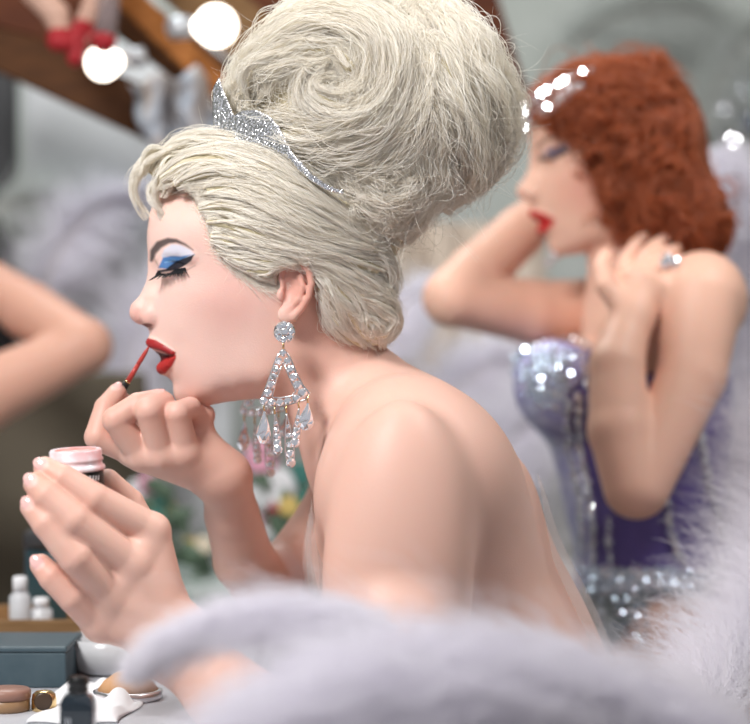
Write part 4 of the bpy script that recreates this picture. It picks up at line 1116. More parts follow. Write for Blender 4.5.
def feather(path, length, n, m, mq, label, seed, rw, group, Y, fall=.8, stem=True):
    rng = np.random.default_rng(seed); pts = np.array([P(x, y, Y + k * .02) for k, (x, y) in enumerate(path)])
    t = empty('plume', pts[0]); tag(t, label, 'feather', group)
    q = resample(pts, 24); foot = [(pts[0][0] - .01, pts[0][1], 0.001), tuple(pts[0] - np.array([.004, 0, .12]))] if stem else []; mb = MB(); mb.tube(foot + [tuple(v) for v in q], [.003] * len(foot) + list(np.linspace(.0022, .0006, 24)), 6); mb.build('quill', mq, t)
    o = strands('feather_barbs', plume(pts, length, n, rng, fall=fall), rw, m, t, org=tuple(pts[0])); o['kind'] = 'stuff'
    return t
M = {}
def soft(name, col, tr=.45, rough=1.0):
    m = bpy.data.materials.new(name); m.use_nodes = True; nt = m.node_tree; nt.nodes.remove(nt.nodes['Principled BSDF']); out = nt.nodes['Material Output']
    d = nt.nodes.new('ShaderNodeBsdfDiffuse'); t = nt.nodes.new('ShaderNodeBsdfTranslucent'); mx = nt.nodes.new('ShaderNodeMixShader')
    d.inputs[0].default_value = (*col, 1); t.inputs[0].default_value = (*col, 1); mx.inputs[0].default_value = tr
    nt.links.new(d.outputs[0], mx.inputs[1]); nt.links.new(t.outputs[0], mx.inputs[2]); nt.links.new(mx.outputs[0], out.inputs[0]); return m
M['skin'] = mat('skin', attr='col', rough=.46, sss=.22, sss_s=.005, bump=.25, bscale=700, spec=.4)
M['crystal'] = mat('rhinestone', (.93, .95, 1.0), rough=.03, metal=.75, ior=1.9, spec=.9, coat=.5)
M['crystal_blue'] = mat('pale_blue_rhinestone', (.72, .84, 1.0), rough=.04, metal=.75, ior=1.9, spec=.9, coat=.3)
M['silver'] = mat('silver', (.80, .80, .82), rough=.28, metal=1.)
M['gold'] = mat('gold', (.78, .58, .30), rough=.25, metal=1.)
M['hair'] = hair_mat('blonde_hair', (.98, .93, .895), (.98, .895, .70), var=.08)
M['hair_base'] = mat('hair_underlayer', (.80, .72, .52), rough=.7, noise=(60, (.62, .54, .34), (1, 1, 4)))
M['redhair'] = hair_mat('red_hair', (.50, .15, .065), (.60, .16, .04), var=.30)
M['redhair_base'] = mat('red_hair_underlayer', (.22, .05, .015), rough=.6)
M['nail'] = mat('nail_lacquer', srgb(240, 190, 184), rough=.15, coat=.5)
M['lash'] = mat('lashes', (.01, .01, .012), rough=.5)
M['floor'] = mat('floor_boards', (.10, .075, .06), rough=.6, noise=(6, (.16, .12, .09), (1, 8, 1)))
M['ceiling'] = mat('ceiling_plaster', (.55, .54, .52), rough=.9)
M['wall'] = mat('painted_wall', (.36, .38, .35), rough=.9, noise=(2.2, (.52, .54, .52)))
M['pale_panel'] = mat('pale_panel', (.50, .52, .53), rough=.6, noise=(3, (.60, .62, .64)))
M['dark'] = mat('charcoal', (.035, .035, .038), rough=.6)
M['olive'] = mat('olive_brown', (.085, .068, .045), rough=.7, noise=(4, (.12, .10, .07)))
for k, c, c2 in (('wood_dark', (.055, .022, .009), (.09, .036, .013)), ('wood_orange', (.34, .13, .035), (.22, .08, .02)), ('wood_tan', (.24, .14, .065), (.16, .085, .035)), ('wood_red', (.075, .022, .011), (.12, .038, .016)), ('wood_light', (.55, .33, .16), (.45, .25, .12))):
    M[k] = mat(k, c, rough=.7, spec=.2, noise=(14, c2, (1, 1, 6)))
M['bulb'] = mat('lit_glass', (1, 1, 1), emis=(1, .88, .74), estr=6)
M['socket'] = mat('socket_metal', (.45, .47, .50), rough=.35, metal=.6)
M['stocking'] = mat('stocking', (.55, .34, .26), rough=.7); M['red'] = mat('red_shoe', (.33, .008, .014), rough=.6)
M['grey_sheer'] = mat('grey_sheer', (.30, .24, .24), rough=.8, alpha=.45)
M['blue_cloth'] = mat('pale_blue_cloth', (.32, .40, .50), rough=.9, noise=(9, (.36, .26, .18)))
M['beige_cloth'] = mat('beige_cloth', (.50, .40, .32), rough=.9, noise=(7, (.44, .36, .30), (1, 1, .3)))
M['table_white'] = mat('white_top', (.48, .49, .53), rough=.5)
M['dark_glass'] = mat('dark_glass', (.012, .02, .028), rough=.08, coat=.6)
M['black'] = mat('black_plastic', (.01, .01, .01), rough=.3); M['label_grey'] = mat('label_ink', (.35, .37, .4), rough=.6)
M['brown'] = mat('brown', (.06, .035, .02), rough=.4); M['brown_wood'] = mat('brown_lacquer', (.32, .19, .10), rough=.35); M['brown_wood2'] = mat('pinkish_brown', (.30, .16, .12), rough=.4)
M['blue'] = mat('blue_lacquer', (.02, .05, .30), rough=.3); M['cream'] = mat('cream', (.72, .62, .48), rough=.4)
M['slate'] = mat('blue_grey_card', (.040, .070, .088), rough=.7, noise=(30, (.065, .10, .12))); M['slate2'] = mat('blue_grey_lid', (.06, .095, .115), rough=.5)
M['white_gloss'] = mat('white_china', (.60, .61, .63), rough=.2); M['white_soft'] = mat('white_soft', (.80, .80, .82), rough=.8)
M['tan'] = mat('tan_powder', (.55, .30, .14), rough=.9); M['teal_dark'] = mat('dark_teal', (.02, .05, .06), rough=.35); M['blue_soft'] = mat('light_blue', (.30, .48, .68), rough=.5)
M['grey_green'] = mat('glazed_grey', (.30, .36, .33), rough=.4); M['leaf'] = mat('leaf', (.09, .14, .09), rough=.6); M['leaf2'] = mat('teal_leaf', (.05, .20, .17), rough=.6)
M['pink'] = mat('pink_petal', (.72, .34, .45), rough=.7); M['pink_pale'] = mat('pale_pink_petal', (.85, .52, .60), rough=.7); M['yellow'] = mat('yellow_petal', (.68, .50, .16), rough=.7)
M['boa_white'] = soft('white_feather', (.89, .87, .92), tr=.5); M['boa_cord'] = soft('boa_cord', (.62, .60, .66)); M['feather_grey'] = soft('grey_feather', (.62, .64, .62)); M['quill'] = mat('quill', (.7, .66, .6), rough=.5)
M['tulle'] = mat('tulle', (.80, .76, .74), rough=.6, alpha=.22); M['gown'] = mat('white_satin', (.70, .69, .72), rough=.4, sheen=.3)
M['purple'] = mat('purple_satin', (.095, .065, .26), rough=.42, sheen=.4, noise=(25, (.13, .09, .33)))
M['sequin'] = mat('silver_sequins', (.62, .61, .80), rough=.4, metal=.2, noise=(70, (.34, .32, .62)))
M['pot_white'] = mat('milk_glass', (.84, .78, .82), rough=.25, noise=(55, (.82, .42, .42))); M['cream_pink'] = mat('lip_colour', (.66, .10, .07), rough=.35, noise=(70, (.85, .45, .42)))
M['lip_red'] = mat('lip_red', (.50, .06, .05), rough=.3)
M['navy'] = mat('navy_sequins', (.03, .05, .16), rough=.3, metal=.4)

# ================================================================ the blonde
lo = P(10, 760, -.36); lo[0] = -.36; hi = P(640, 130, .26); lo[2] = .60
V, F = polygonise(BODY, .0013, lo=lo, hi=hi)
def refine(V, F, mask_fn, f):
    me = bpy.data.meshes.new('tmp'); me.vertices.add(len(V)); me.vertices.foreach_set('co', V.astype(np.float32).ravel())
    me.loops.add(F.size); me.loops.foreach_set('vertex_index', F.astype(np.int32).ravel()); me.polygons.add(len(F)); me.polygons.foreach_set('loop_start', np.arange(0, F.size, 4, dtype=np.int32)); me.update(calc_edges=True)
    bm = bmesh.new(); bm.from_mesh(me); bm.verts.ensure_lookup_table()
    m = mask_fn(V)
    es = [e for e in bm.edges if m[e.verts[0].index] and m[e.verts[1].index]]
    bmesh.ops.subdivide_edges(bm, edges=es, cuts=2, use_grid_fill=True)
    V2 = np.array([v.co[:] for v in bm.verts]); n0 = len(V)
    q = V2[n0:]; d = f(q); g = grad(f, q); V2[n0:] = q - g * np.clip(d, -.0006, .0006)[:, None]
    F2 = [[v.index for v in fc.verts] for fc in bm.faces]; bm.free(); bpy.data.meshes.remove(me); return V2, F2
def facemask(V):
    x, y = unP(V); return (((x > 143) & (x < 200) & (y > 234) & (y < 284)) | ((x > 138) & (x < 182) & (y > 304) & (y < 380))) & (V[:, 1] < .004) & (V[:, 1] > -.07)
V, F = refine(V, F, facemask, BODY)
base = P(540, 900, 0); base[2] = .60
person = mesh_np('person', V, F, M['skin'], col=paint_body(V), org=base)
tag(person, 'blonde woman with a bare back bending forward to paint her lips with a brush', 'person')

ul = place_locks(UPDO, HB); cl = place_locks(CAPL, HB)
HM = Field(); lo, hi = HB.bounds(); HM.custom(lambda p: HB(p) + .003, lo, hi, k=.001)
for c, r in ul + cl:
    for f in (1, -1): HM.chain(list(c[::3] * np.array([1, f, 1])), list(r[::3] * .70), k=.003)
V, F = polygonise(HM, .003)
hair = mesh_np('hair', V, F, M['hair_base'], person, org=P(300, 200)); hair['label'] = 'pale blonde hair swept back into a tall curled beehive'
rng = np.random.default_rng(3); out = []
for li, (c, r) in enumerate(ul + cl):
    up = li < len(ul); Ls = np.linalg.norm(np.diff(c, axis=0), axis=1).sum()
    n = int((2600 if up else 2300) * (np.mean(r) / .014) * (Ls / .25 + .4))
    fr = lock_frame(c, HB)
    kw = dict(frizz=.30 if up else .10, wave=.0030 if up else .0010, wildness=.13 if up else .05, wfreq=2.2)
    out.append(grow(c, r * 1.10, fr, n, rng, **kw)); out.append(grow(c, r * 1.10, fr, n // 3, rng, **kw) * MIR)
for pts, Y in CURL:
    a = resample(np.array(pts, float), 26); c = np.stack([(a[:, 0] - 375) * (D0 + Y) * S / D0, np.full(len(a), Y), ZC - (a[:, 1] - 362) * (D0 + Y) * S / D0], 1)
    T = np.gradient(c, axis=0); T /= np.linalg.norm(T, axis=1, keepdims=True); N = np.tile([[0, -1., 0]], (26, 1))
    out.append(grow(c, a[:, 2] * S * .80, (T, N, np.cross(T, N)), 230, rng, flat=1.6, spread=180, frizz=.2))
A = np.concatenate(out); print('blonde strands', A.shape)
strands('hair_strands', A, .00024, M['hair'], parent=hair, org=tuple(P(300, 200)))
# fine short hairs that soften the hairline
def hairline_wisps(n):
    pts = resample(np.array(HAIRLINE[2:13], float), 400); i = rng.integers(0, 400, n); p = pts[i]; tng = np.gradient(pts, axis=0)[i]
    px = p[:, 0] + rng.normal(0, 3.0, n) - 1; py = p[:, 1] + rng.normal(0, 3.0, n)
    K = 14; out = np.empty((n, K, 3)); x, y = px.copy(), py.copy(); ang = np.radians(rng.normal(22, 16, n)) * np.where(p[:, 0] < 190, -.3, 1); ln = rng.uniform(16, 40, n)
    xs = np.empty((n, K)); ys = np.empty((n, K))
    for k in range(K):
        xs[:, k] = x; ys[:, k] = y; x = x + np.cos(ang) * ln / K; y = y + np.sin(ang) * ln / K; ang = ang + rng.normal(0, .03, n) + .02 * np.sin(px)
    both = Field(); both.p = BODY.p[:12]
    g = lambda p, margin=1.: np.minimum(head_relief(p), HB(p, margin=margin))
    Y, hit = march(g, xs.ravel(), ys.ravel(), y0=-.12, y1=.0); Y = Y.reshape(n, K) - .0007 - .0025 * np.linspace(0, 1, K)[None]
    return np.stack([(xs - 375) * (D0 + Y) * S / D0, Y, ZC - (ys - 362) * (D0 + Y) * S / D0], 2)
wis = hairline_wisps(1500); strands('hairline_wisps', np.concatenate([wis, wis * MIR]), .00013, M['hair'], parent=hair, org=tuple(P(300, 200)))
fl = np.concatenate([flyaways(HB, 1500, rng, (225, 0, 520, 250)), flyaways(HB, 420, rng, (400, 20, 520, 235), L0=.04, L1=.11, up=(.3, 0, -.5)), flyaways(HB, 160, rng, (235, 0, 330, 110), L0=.03, L1=.07, up=(-.3, 0, .1)), flyaways(HB, 380, rng, (340, 230, 410, 350), L0=.01, L1=.04), flyaways(HB, 260, rng, (140, 130, 340, 260), L0=.01, L1=.03)])
strands('stray_hairs', fl, .00014, M['hair'], parent=hair, org=tuple(P(300, 200)))
# lashes
lr = random.Random(5)
for s in (1, -1):
    mb = MB()
    for k in range(34):
        u = k / 33; w = 21 + 23 * u + lr.uniform(-.5, .5); x = 158 + 27 * u; y = 271.5 - 2.0 * u - 1.5 * u * u
        c = P(x, y, -w / 1000 - .003); c[1] = c[1] if s > 0 else -c[1]
        dx = -.9 + 1.15 * u + lr.uniform(-.15, .15); dy = 1.0; l = lr.uniform(6.5, 10.5) * (1 - .25 * u)
        p1 = c + np.array([dx * .35 * l * S, -s * .003, -.55 * l * S]); p2 = c + np.array([dx * l * S * 1.1, -s * .0065, -.95 * l * S])
        mb.tube([tuple(c), tuple(p1), tuple(p2)], [.0008, .00065, .00015], 5)
    for k in range(12):
        u = k / 11; x = 166 + 24 * u; y = 274.5 - 6 * u; w = 27 + 20 * u; c = P(x, y, -w / 1000 - .002); c[1] *= s
        p2 = c + np.array([(-.1 + .8 * u) * 4 * S, -s * .0015, -3.6 * S]); mb.tube([tuple(c), tuple(p2)], [.0004, .0001], 4)
    mb.build('eyelashes', M['lash'], person)
for c_, _, (ta, tb_, tn), (rl, rw) in NAILS:
    rad = .0094 if c_[1] < -.1 else .0086; R3 = Matrix((tuple(ta), tuple(tb_), tuple(tn))).transposed(); mb = MB(); mb.ball(c_ + np.array(tn) * (rad - .0014) + np.array(ta) * .0005, 1, 16, 10, sc=(rl * 1.05, rw * .95, .0022), rot=R3); mb.build('fingernail', M['nail'], person)
# white gown below the feathers, sheer wrap
G = Field(); G.ell(P(455, 560), (.104, .152, .19), -26, k=.04); G.ell(P(525, 700), (.112, .142, .166), -22, k=.05); G.ell(P(560, 860), (.138, .183, .15), k=.05); G.ell(P(585, 930), (.15, .19, .14), k=.05)
for s in (-1, 1): G.chain([P(560, 960, s * .09), (-.16, s * .08, .50), (-.20, s * .08, .10)], [.095, .075, .13], k=.05)
G.cap((-.10, 0, .45), (-.12, 0, .12), .12, .16, k=.05); G.cap((-.02, 0, .45), (-.06, 0, .14), .10, .16, k=.06)
def gown(p): return -smin(-np.maximum(G(p), .004 - p[:, 2]), -(p[:, 2] - .715 - .15 * p[:, 0]), .004)
GF = Field(); lo, hi = G.bounds(); lo[2] = 0; GF.custom(gown, lo, hi, k=0)
V, F = polygonise(GF, .007); mesh_np('gown', V, F, M['gown'], person, org=V.mean(0))
def shell(f, off, polys, res, both, name, m, parent, lo, hi, yr=None):
    FF = Field(); FF.custom(lambda p: f(p) - off, lo, hi, k=0); V, F = polygonise(FF, res, newton=1)
    x, y = unP(V); keep = np.zeros(len(V), bool)
    for pl in polys: keep |= sd_poly(x, y, pl) < 0
    if yr: keep &= (V[:, 1] > yr[0]) & (V[:, 1] < yr[1])
    F = F[keep[F].all(1)]; u, inv = np.unique(F, return_inverse=True)
    return mesh_np(name, V[u], inv.reshape(F.shape), m, parent, org=V[u].mean(0))
TB = Field(); TB.p = [q for q in BODY.p if q is not None]
for pl in ([(296, 640), (304, 540), (313, 488), (322, 470), (325, 500), (325, 640)], [(536, 470), (560, 500), (640, 640), (640, 724), (575, 724), (588, 640), (552, 560)]):
    shell(lambda p: BODY(p), .007, [pl], .004, True, 'sheer_wrap', M['tulle'], person, P(290, 724, -.20), P(660, 465, .18), yr=(-.16, .14))

# ================================================================ what she holds and wears
build_earring('long rhinestone chandelier earring hanging from the near ear', -.088)
build_earring('far side chandelier earring, its lower part showing behind the jaw', .082, ox=-20, oy=10)
build_tiara()
t = empty('lip_brush', P(137, 368, -.006)); tag(t, 'red lip brush with a black ferrule held up to the lips', 'brush')
b0, b1 = P(149, 346.5, -.008), P(122, 391, -.004); dd = b1 - b0
at_ = lambda k: tuple(b0 + dd * k)
mb = MB(); mb.tube([at_(0), at_(.12), at_(.3), at_(.42)], [.0008, .0019, .0023, .0021], 12); mb.build('bristles', M['lip_red'], t)
mb = MB(); mb.tube([at_(.40), at_(.80)], [.0022, .0027], 12); mb.build('red_shaft', M['lip_red'], t)
mb = MB(); mb.tube([at_(.78), at_(.81)], [.0031, .0031], 12); mb.build('gold_ring', M['gold'], t)
mb = MB(); mb.tube([at_(.81), at_(1.08), at_(1.9)], [.0032, .0034, .0024], 12); mb.build('black_handle', M['black'], t)
jc = P(76.5, 470, -.175); JX = Vector((-.04, -.06, 1)).normalized()
t = empty('lip_pot', jc); tag(t, 'small white pot of red lip colour held up in the raised hand', 'jar')
k = .0236; mb = MB(); mb.lathe(jc, [(k * .92, -.026), (k * .98, -.024), (k * .98, -.001), (k * .94, 0)], 40, axis=JX); body = mb.build('dark_base', M['black'], t)
mb = MB(); mb.lathe(jc, [(k * 1.04, 0), (k * 1.06, .0015), (k * 1.03, .004), (k * .95, .005), (k * .95, .0075), (k * .99, .0085), (k * .99, .010), (k * .95, .011), (k * .96, .0165), (k * .90, .0182), (k * .84, .0178)], 44, axis=JX); mb.build('threaded_rim', M['pot_white'], t)
mb = MB(); mb.lathe(jc, [(k * .86, .0150), (k * .86, .0176), (k * .5, .0184), (k * .1, .0178)], 36, axis=JX); mb.build('lip_colour', M['cream_pink'], t)
mb = MB()
for q in range(5):
    a = math.radians(-42 + q * 8); c = Vector(jc) + Vector((math.sin(a + 1.25) * k * .985, -math.cos(a + 1.25) * k * .985, -.006))
    mb.box(c, (.0011, .0004, .0042), Matrix.Rotation(a + 1.25, 3, 'Z') @ Matrix.Rotation(.2, 3, 'Y')); 
mb.build('pale_lettering', M['white_soft'], body, smooth=False)
# stool
t = empty('stool', (.27, 0, 0)); tag(t, 'round stool under the seated blonde woman', 'stool')
mb = MB(); mb.lathe((.27, 0, .30), [(.16, 0), (.17, .01), (.17, .04), (.15, .055)], 32); mb.build('seat', M['wood_dark'], t)
for a in range(4):
    w = a * math.pi / 2 + .78; mb = MB(); mb.tube([(.27 + .12 * math.cos(w), .12 * math.sin(w), .30), (.27 + .16 * math.cos(w), .16 * math.sin(w), 0)], .014, 10); mb.build('leg', M['wood_dark'], t)

# ================================================================ the red-haired dancer
lo, hi = RED.bounds(); lo[2] = .0
V, F = polygonise(RED, .0036, lo=lo, hi=hi)
rb = P(672, 0, RY); rb[2] = 0
red = mesh_np('person', V, F, M['skin'], col=paint_red(V), org=rb); tag(red, 'red-haired woman in a purple corset with both arms raised to her head', 'person')
V, F = polygonise(RHAIR, .005); rh = mesh_np('hair', V, F, M['redhair_base'], red, org=P(640, 150, RY)); rh['label'] = 'wavy copper red hair falling to the shoulder'
out = []
def rplace(locks, base):
    o = []
    for pts, lift in locks:
        a = resample(np.array(pts, float), 26); Y, h = march(base, a[:, 0], a[:, 1], y0=.30, y1=.80); Y = np.convolve(np.pad(Y, 2, mode='edge'), np.array([1, 2, 3, 2, 1]) / 9, 'valid'); r = a[:, 2] * S * 1.3; Y = Y - r * lift
        o.append((np.stack([(a[:, 0] - 375) * (D0 + Y) * S / D0, Y, ZC - (a[:, 1] - 362) * (D0 + Y) * S / D0], 1), r))
    return o
RM = np.array([0, 2 * RY, 0.])
for c, r in rplace(RLOCKS, RHAIR):
    fr = lock_frame(c, RHAIR); n = int(1300 * np.mean(r) / .014)
    g = grow(c, r * 1.15, fr, n, rng, frizz=.35, wave=.0055, wildness=.08, wfreq=2.2); out.append(g); out.append(g[:n // 2] * MIR + RM)
strands('hair_strands', np.concatenate(out), .0005, M['redhair'], parent=rh, org=tuple(P(640, 150, RY)))
# corset: a shell over the trunk alone
CP = [(505, 372), (520, 352), (548, 340), (575, 345), (600, 352), (640, 372), (690, 372), (760, 378), (760, 600), (716, 604), (690, 596), (664, 596), (640, 604), (618, 640), (600, 680), (560, 690), (560, 560), (505, 440)]
trunk = lambda p: TORSO(p)
clo, chi = P(495, 700, RY - .2), P(780, 330, RY + .22)
cor = shell(trunk, .006, [CP], .005, True, 'corset', M['purple'], red, clo, chi); cor['label'] = 'purple satin corset'
sm = cor.modifiers.new('t', 'SOLIDIFY'); sm.thickness = .003
SP = [(500, 372), (520, 350), (548, 338), (575, 343), (592, 352), (590, 372), (574, 390), (566, 410), (574, 440), (586, 480), (592, 540), (594, 620), (560, 660), (560, 480), (500, 430)]
sq = shell(trunk, .0095, [SP], .005, True, 'sequinned_bust', M['sequin'], cor, clo, chi); sm = sq.modifiers.new('t', 'SOLIDIFY'); sm.thickness = .002
SP2 = [(575, 590), (600, 574), (622, 566), (650, 572), (690, 574), (716, 560), (730, 560), (730, 588), (706, 600), (660, 594), (640, 606), (622, 640), (600, 660), (575, 640)]
sq = shell(trunk, .010, [SP2], .005, True, 'sequinned_belt', mat('belt_sequins', (.16, .19, .20), rough=.35, metal=.5, noise=(80, (.40, .44, .46))), cor, clo, chi); sm = sq.modifiers.new('t', 'SOLIDIFY'); sm.thickness = .002
gr = random.Random(11); gr.normal = gr.gauss
def beads(lines, base, name, parent, r, step, m, off=.010, jit=.5, wob=1.5, y0=.30, y1=.8, toward=None):
    for ln in lines:
        a = np.array(ln, float); Ls = np.linalg.norm(np.diff(a, axis=0), axis=1).sum(); a = resample(a, max(2, int(Ls / step)))
        a = a + np.array([[gr.uniform(-wob, wob), gr.uniform(-wob, wob)] for _ in a])
        Y, h = march(base, a[:, 0], a[:, 1], y0=y0, y1=y1); Pp = np.stack([(a[:, 0] - 375) * (D0 + Y) * S / D0, Y, ZC - (a[:, 1] - 362) * (D0 + Y) * S / D0], 1)
        N = grad(lambda p: base(p, margin=1.), Pp, 1e-3); mb = MB()
        for p, nn, hh in zip(Pp, N, h):
            nn = nn if hh else np.array([0, -1., 0])
            if toward is not None: nn = nn * .25 + np.array(toward)
            gem(mb, p + nn * off, nn, r * gr.uniform(.75, 1.2), n=6, jitter=jit, rng=gr)
        mb.build(name, m, parent, smooth=False)
beads([[(568, 400), (570, 430), (580, 470), (588, 520), (590, 580)], [(576, 395), (580, 430), (590, 470), (598, 520), (600, 590)]], TORSO, 'rhinestone_trim', cor, .0050, 3.6, M['crystal'])
beads([[(612, 518), (615, 550), (620, 580)], [(666, 500), (670, 530), (682, 568)], [(696, 425), (702, 470), (712, 520), (726, 556)], [(578, 352), (584, 380), (590, 420)], [(590, 352), (560, 344), (530, 356)]], TORSO, 'rhinestone_trim', cor, .0046, 5.0, M['crystal'])
beads([[(515 + gr.uniform(0, 60), 350 + gr.uniform(0, 60)) for _ in range(14)] for _ in range(5)], TORSO, 'scattered_rhinestones', cor, .0036, 10, M['crystal_blue'], jit=.22, toward=(-.29, -.94, .17))
beads([[(585 + gr.uniform(0, 130), 568 + gr.uniform(0, 28)) for _ in range(12)] for _ in range(4)] + [[(x, 580), (x + 2, 600), (x + 1, 625 + gr.uniform(0, 24))] for x in (604, 616, 624, 630, 638, 646)], TORSO, 'bead_fringe', cor, .0040, 8, M['crystal_blue'], jit=.25, off=.014, toward=(-.29, -.94, .17))
# jewelled headband
t = empty('headband', P(550, 100, RY - .05)); tag(t, 'jewelled headband sparkling on the red hair', 'headband')
for ln in ([(521, 124), (528, 110), (542, 98), (560, 88), (580, 78), (590, 76)], [(524, 132), (534, 118), (550, 110), (566, 98), (580, 90)]):
    a = resample(np.array(ln, float), 14); Y, h = march(RHAIR, a[:, 0], a[:, 1], y0=.30, y1=.62)
    Y = Y - .018 * np.clip(np.linspace(0, 3, len(Y)), 0, 1)
    pp = np.stack([(a[:, 0] - 375) * (D0 + Y) * S / D0, Y - .014, ZC - (a[:, 1] - 362) * (D0 + Y) * S / D0], 1)
    mb = MB(); mb.tube([tuple(p) for p in pp], .006, 10); bd = mb.build('band', M['silver'], t)
    for p in pp[::1]:
        mb = MB(); gem(mb, p + np.array([-.002, -.006, .003]), (-.29, -.94, .17), .0058, n=8, jitter=.30, rng=gr); mb.build('rhinestone', M['crystal'], bd, smooth=False)
t = empty('finger_ring', P(669, 258, RY - .165)); tag(t, 'sparkling cocktail ring on the hand at the nape of the red hair', 'ring')
mb = MB(); mb.lathe(P(668, 259, RY - .163), [(.0095, -.002), (.0105, -.001), (.0105, .001), (.0095, .002)], 20, axis=(.6, .4, .7)); mb.build('hoop', M['silver'], t)
for dx, dy in ((0, 0), (-4, 3), (5, 2)):
    mb = MB(); gem(mb, P(669 + dx, 260 + dy, RY - .182), (-.29, -.94, .17), .007, rng=gr, jitter=.2); mb.build('rhinestone', M['crystal'], t, smooth=False)
t = empty('drop_earring', P(552, 247, RY - .06)); tag(t, 'sparkling drop earring beneath the chin of the red-haired woman', 'earring')
mb = MB(); mb.tube([P(556, 225, RY + .03), P(553, 246, RY + .03), P(556, 262, RY + .03)], .0015, 6); mb.build('chain', M['silver'], t)
for x, y in ((551, 248), (556, 256), (548, 262)):
    mb = MB(); gem(mb, P(x, y, RY + .025), (-.29, -.94, .17), .006, rng=gr, jitter=.2); mb.build('rhinestone', M['crystal'], t, smooth=False)

# ================================================================ a third woman at the left edge, mostly outside the frame
TH = Field(); TY = .95
TH.custom(lambda p: HEADF((p - P(-205, 222, TY)) / .98 + A0) * .9, P(-205, 222, TY) - .16 + np.array([.13, 0, .0]), P(-205, 222, TY) + np.array([.25, .10, .19]), k=.006); TH.chain([P(-115, 250, TY), P(-145, 330, TY)], [.05, .055], k=.02)
TH.ell(P(-160, 400, TY), (.10, .17, .10), 0, k=.04); TH.ell(P(-160, 520, TY), (.10, .13, .20), 0, k=.05); TH.ell(P(-160, 700, TY), (.13, .16, .16), 0, k=.06)
for s in (-1, 1): TH.chain([P(-160, 760, TY + s * .08), (P(-160, 0, TY)[0], TY + s * .08, .45), (P(-160, 0, TY)[0], TY + s * .07, .05)], [.085, .06, .045], k=.03)
TH.chain([P(-130, 385, TY - .15), P(-20, 398, TY - .17), P(84, 348, TY - .14)], [.055, .049, .036], k=.02)
TH.chain([P(84, 345, TY - .14), P(30, 312, TY - .08), P(-35, 266, TY - .04), P(-70, 240, TY - .08)], [.036, .040, .028, .030], k=.012)
TH.chain([P(-140, 385, TY + .17), P(-60, 430, TY + .2), P(-70, 520, TY + .1)], [.05, .042, .03], k=.02)
V, F = polygonise(TH, .0055); c = np.tile(srgb(206, 158, 138), (len(V), 1)); tb = P(-160, 0, TY); tb[2] = 0
th = mesh_np('person', V, F, M['skin'], col=c, org=tb); tag(th, 'woman at the left edge of whom only a raised bent arm shows', 'person')
F_ = Field(); F_.ell(P(-105, 168, TY), (.092, .090, .088), 0, k=.02); F_.ell(P(-78, 225, TY), (.06, .078, .085), 0, k=.03)
V, F = polygonise(F_, .007); mesh_np('hair', V, F, M['brown'], th, org=V.mean(0))
F_ = Field(); F_.ell(P(-160, 520, TY), (.106, .136, .17), 0, k=.05); F_.ell(P(-160, 700, TY), (.14, .17, .15), 0, k=.06)
V, F = polygonise(F_, .008); mesh_np('costume', V, F, M['purple'], th, org=V.mean(0))

# ================================================================ feathers
boa('feather_boa', [(140, 668, -.50, .006), (172, 646, -.56, .015), (225, 626, -.60, .022), (300, 620, -.62, .028), (400, 640, -.62, .034)], 3600, M['boa_white'], M['boa_cord'], 'thin outer loop of white feather boa sweeping over the wrist', .035, .08, -1.6, 21, .00032, 'white feather boas in the foreground', droop=(-.3, 0, -.1), curl=1.0, core=.16)
boa('feather_boa', [(190, 810, -.66, .045), (270, 745, -.68, .062), (390, 700, -.68, .078), (510, 698, -.66, .080), (620, 725, -.60, .070), (760, 790, -.55, .075)], 10500, M['boa_white'], M['boa_cord'], 'thick white feather boa heaped along the bottom in front of the bare back', .05, .13, -1.4, 22, .00036, 'white feather boas in the foreground', droop=(-.2, 0, -.2), curl=1.0, core=.3)
boa('feather_boa', [(640, 810, -.30, .045), (685, 738, -.10, .045), (728, 665, .08, .05), (775, 590, .20, .06), (805, 500, .30, .07), (820, 430, .35, .07)], 12000, M['boa_white'], M['boa_cord'], 'white feather boa rising at the lower right edge beside the purple corset', .07, .16, .6, 23, .00020, None, droop=(-.9, 0, -.2), curl=.9, core=.25)
boa('feather_boa', [(720, 150, 1.0, .05), (742, 220, .95, .085), (752, 320, .9, .075), (752, 420, .85, .08), (745, 520, .82, .07), (735, 640, .80, .09)], 6500, M['boa_white'], M['boa_cord'], 'tall fluffy white boa hanging behind the shoulder of the red-haired woman', .06, .12, .4, 24, .0008, None)
bg = [([(40, 300), (60, 250), (95, 210), (140, 190)], 1.38, .13, 'white plume blurred against the pale panel above the bent arm'),
      ([(150, 420), (130, 370), (150, 310), (190, 270)], 1.35, .15, 'white plume blurred in front of the nose and brow'),
      ([(-10, 210), (40, 200), (90, 225), (120, 260)], 1.42, .11, 'grey white plume at the left edge over the pale panel')]
for k, (pt, Y, ln, lb) in enumerate(bg): feather(pt, ln, 1100, M['boa_white'] if k < 2 else M['feather_grey'], M['quill'], lb, 30 + k, .0011, 'plumes standing against the back wall', Y)
bg = [([(560, 60), (610, 20), (680, 10), (740, 40)], 2.2, .16, 'grey plume lying high on the wall over the red hair'), ([(700, 130), (720, 80), (750, 40), (800, 20)], 2.2, .14, 'grey white plume at the upper right corner'),
      ([(420, 460), (440, 410), (480, 370), (540, 350)], 1.3, .14, 'pale plume behind the bare back and under the raised elbow'), ([(470, 520), (500, 460), (530, 420), (590, 400)], 1.22, .15, 'white plume between the bare back and the corset'), ([(380, 360), (400, 320), (410, 300), (450, 280)], 1.2, .08, 'pale pinkish plume behind the nape')]
for k, (pt, Y, ln, lb) in enumerate(bg): feather(pt, ln, 1300, M['feather_grey'] if k < 2 else M['boa_white'], M['quill'], lb, 40 + k, .0011, None, Y, stem=k > 1)
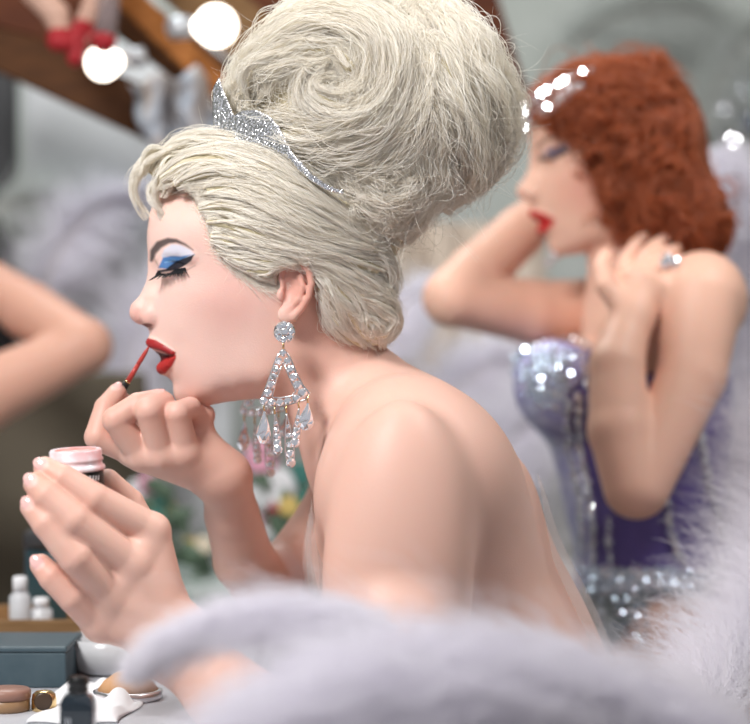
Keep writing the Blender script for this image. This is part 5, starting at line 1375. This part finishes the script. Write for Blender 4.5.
# white hanging costume cloth behind, navy sequinned costume top right
soft_cloth('white_costume', [(410, 470, 50), (450, 430, 45), (500, 480, 60), (545, 520, 60), (540, 600, 70), (470, 560, 70), (520, 680, 80), (500, 780, 90), (480, 860, 90), (500, 940, 70)], 0, 1.35, M['white_soft'], 'heap of white costumes out of focus behind the bare back', 'costume', seed=4)
o = soft_cloth('sequinned_costume', [(735, 55, 22), (748, 90, 26), (728, 110, 14), (752, 125, 20)], 0, 2.26, M['navy'], 'dark blue sequinned costume hanging at the upper right edge', 'costume', seed=5)
mb = MB()
for k in range(26): gem(mb, P(718 + gr.uniform(0, 40), 45 + gr.uniform(0, 95), 2.19), (-.26, -.95, .12), .007, n=6, jitter=.3, rng=gr)
x = mb.build('sequins', M['crystal'], o, smooth=False); x['kind'] = 'stuff'
build_room(); build_table(); build_flowers()

# ================================================================ camera, light
cd = bpy.data.cameras.new('camera'); cam = bpy.data.objects.new('camera', cd); COL.objects.link(cam)
cam.location = (0, -D0, ZC); cam.rotation_euler = (math.pi / 2, 0, 0); cd.lens = 96.0; cd.sensor_width = 36; SC.camera = cam; cd.clip_start = .05
cd.dof.use_dof = True; cd.dof.focus_distance = D0 - .095; cd.dof.aperture_fstop = 96 / 34.
def area(name, loc, tgt, size, e, col=(1, 1, 1)):
    l = bpy.data.lights.new(name, 'AREA'); l.energy = e; l.size = size; l.color = col
    o = bpy.data.objects.new(name, l); COL.objects.link(o); o.location = loc; o.rotation_euler = (Vector(tgt) - Vector(loc)).to_track_quat('-Z', 'Y').to_euler(); return o
area('key_lamp', (-1.0, -1.35, 2.45), (.1, .1, 1.05), .5, 54, (1, .985, .97))
area('overhead_fill', (.95, -.25, 2.6), (.4, .55, 1.1), .5, 22, (1, .98, .96))
area('overhead_fill', (-.6, 1.3, 2.6), (-.4, 1.6, 1.0), .7, 24, (.95, 1, 1))  # added fill without a fixture, brightens the background
w = bpy.data.worlds.new('world'); SC.world = w; w.use_nodes = True
w.node_tree.nodes['Background'].inputs[0].default_value = (.86, .89, 1.0, 1); w.node_tree.nodes['Background'].inputs[1].default_value = .31
SC.view_settings.view_transform = 'Standard'; SC.view_settings.look = 'None'; SC.view_settings.gamma = 1; SC.view_settings.use_curve_mapping = False; SC.view_settings.exposure = 0
SC.cycles.max_bounces = 10; SC.cycles.transparent_max_bounces = 12
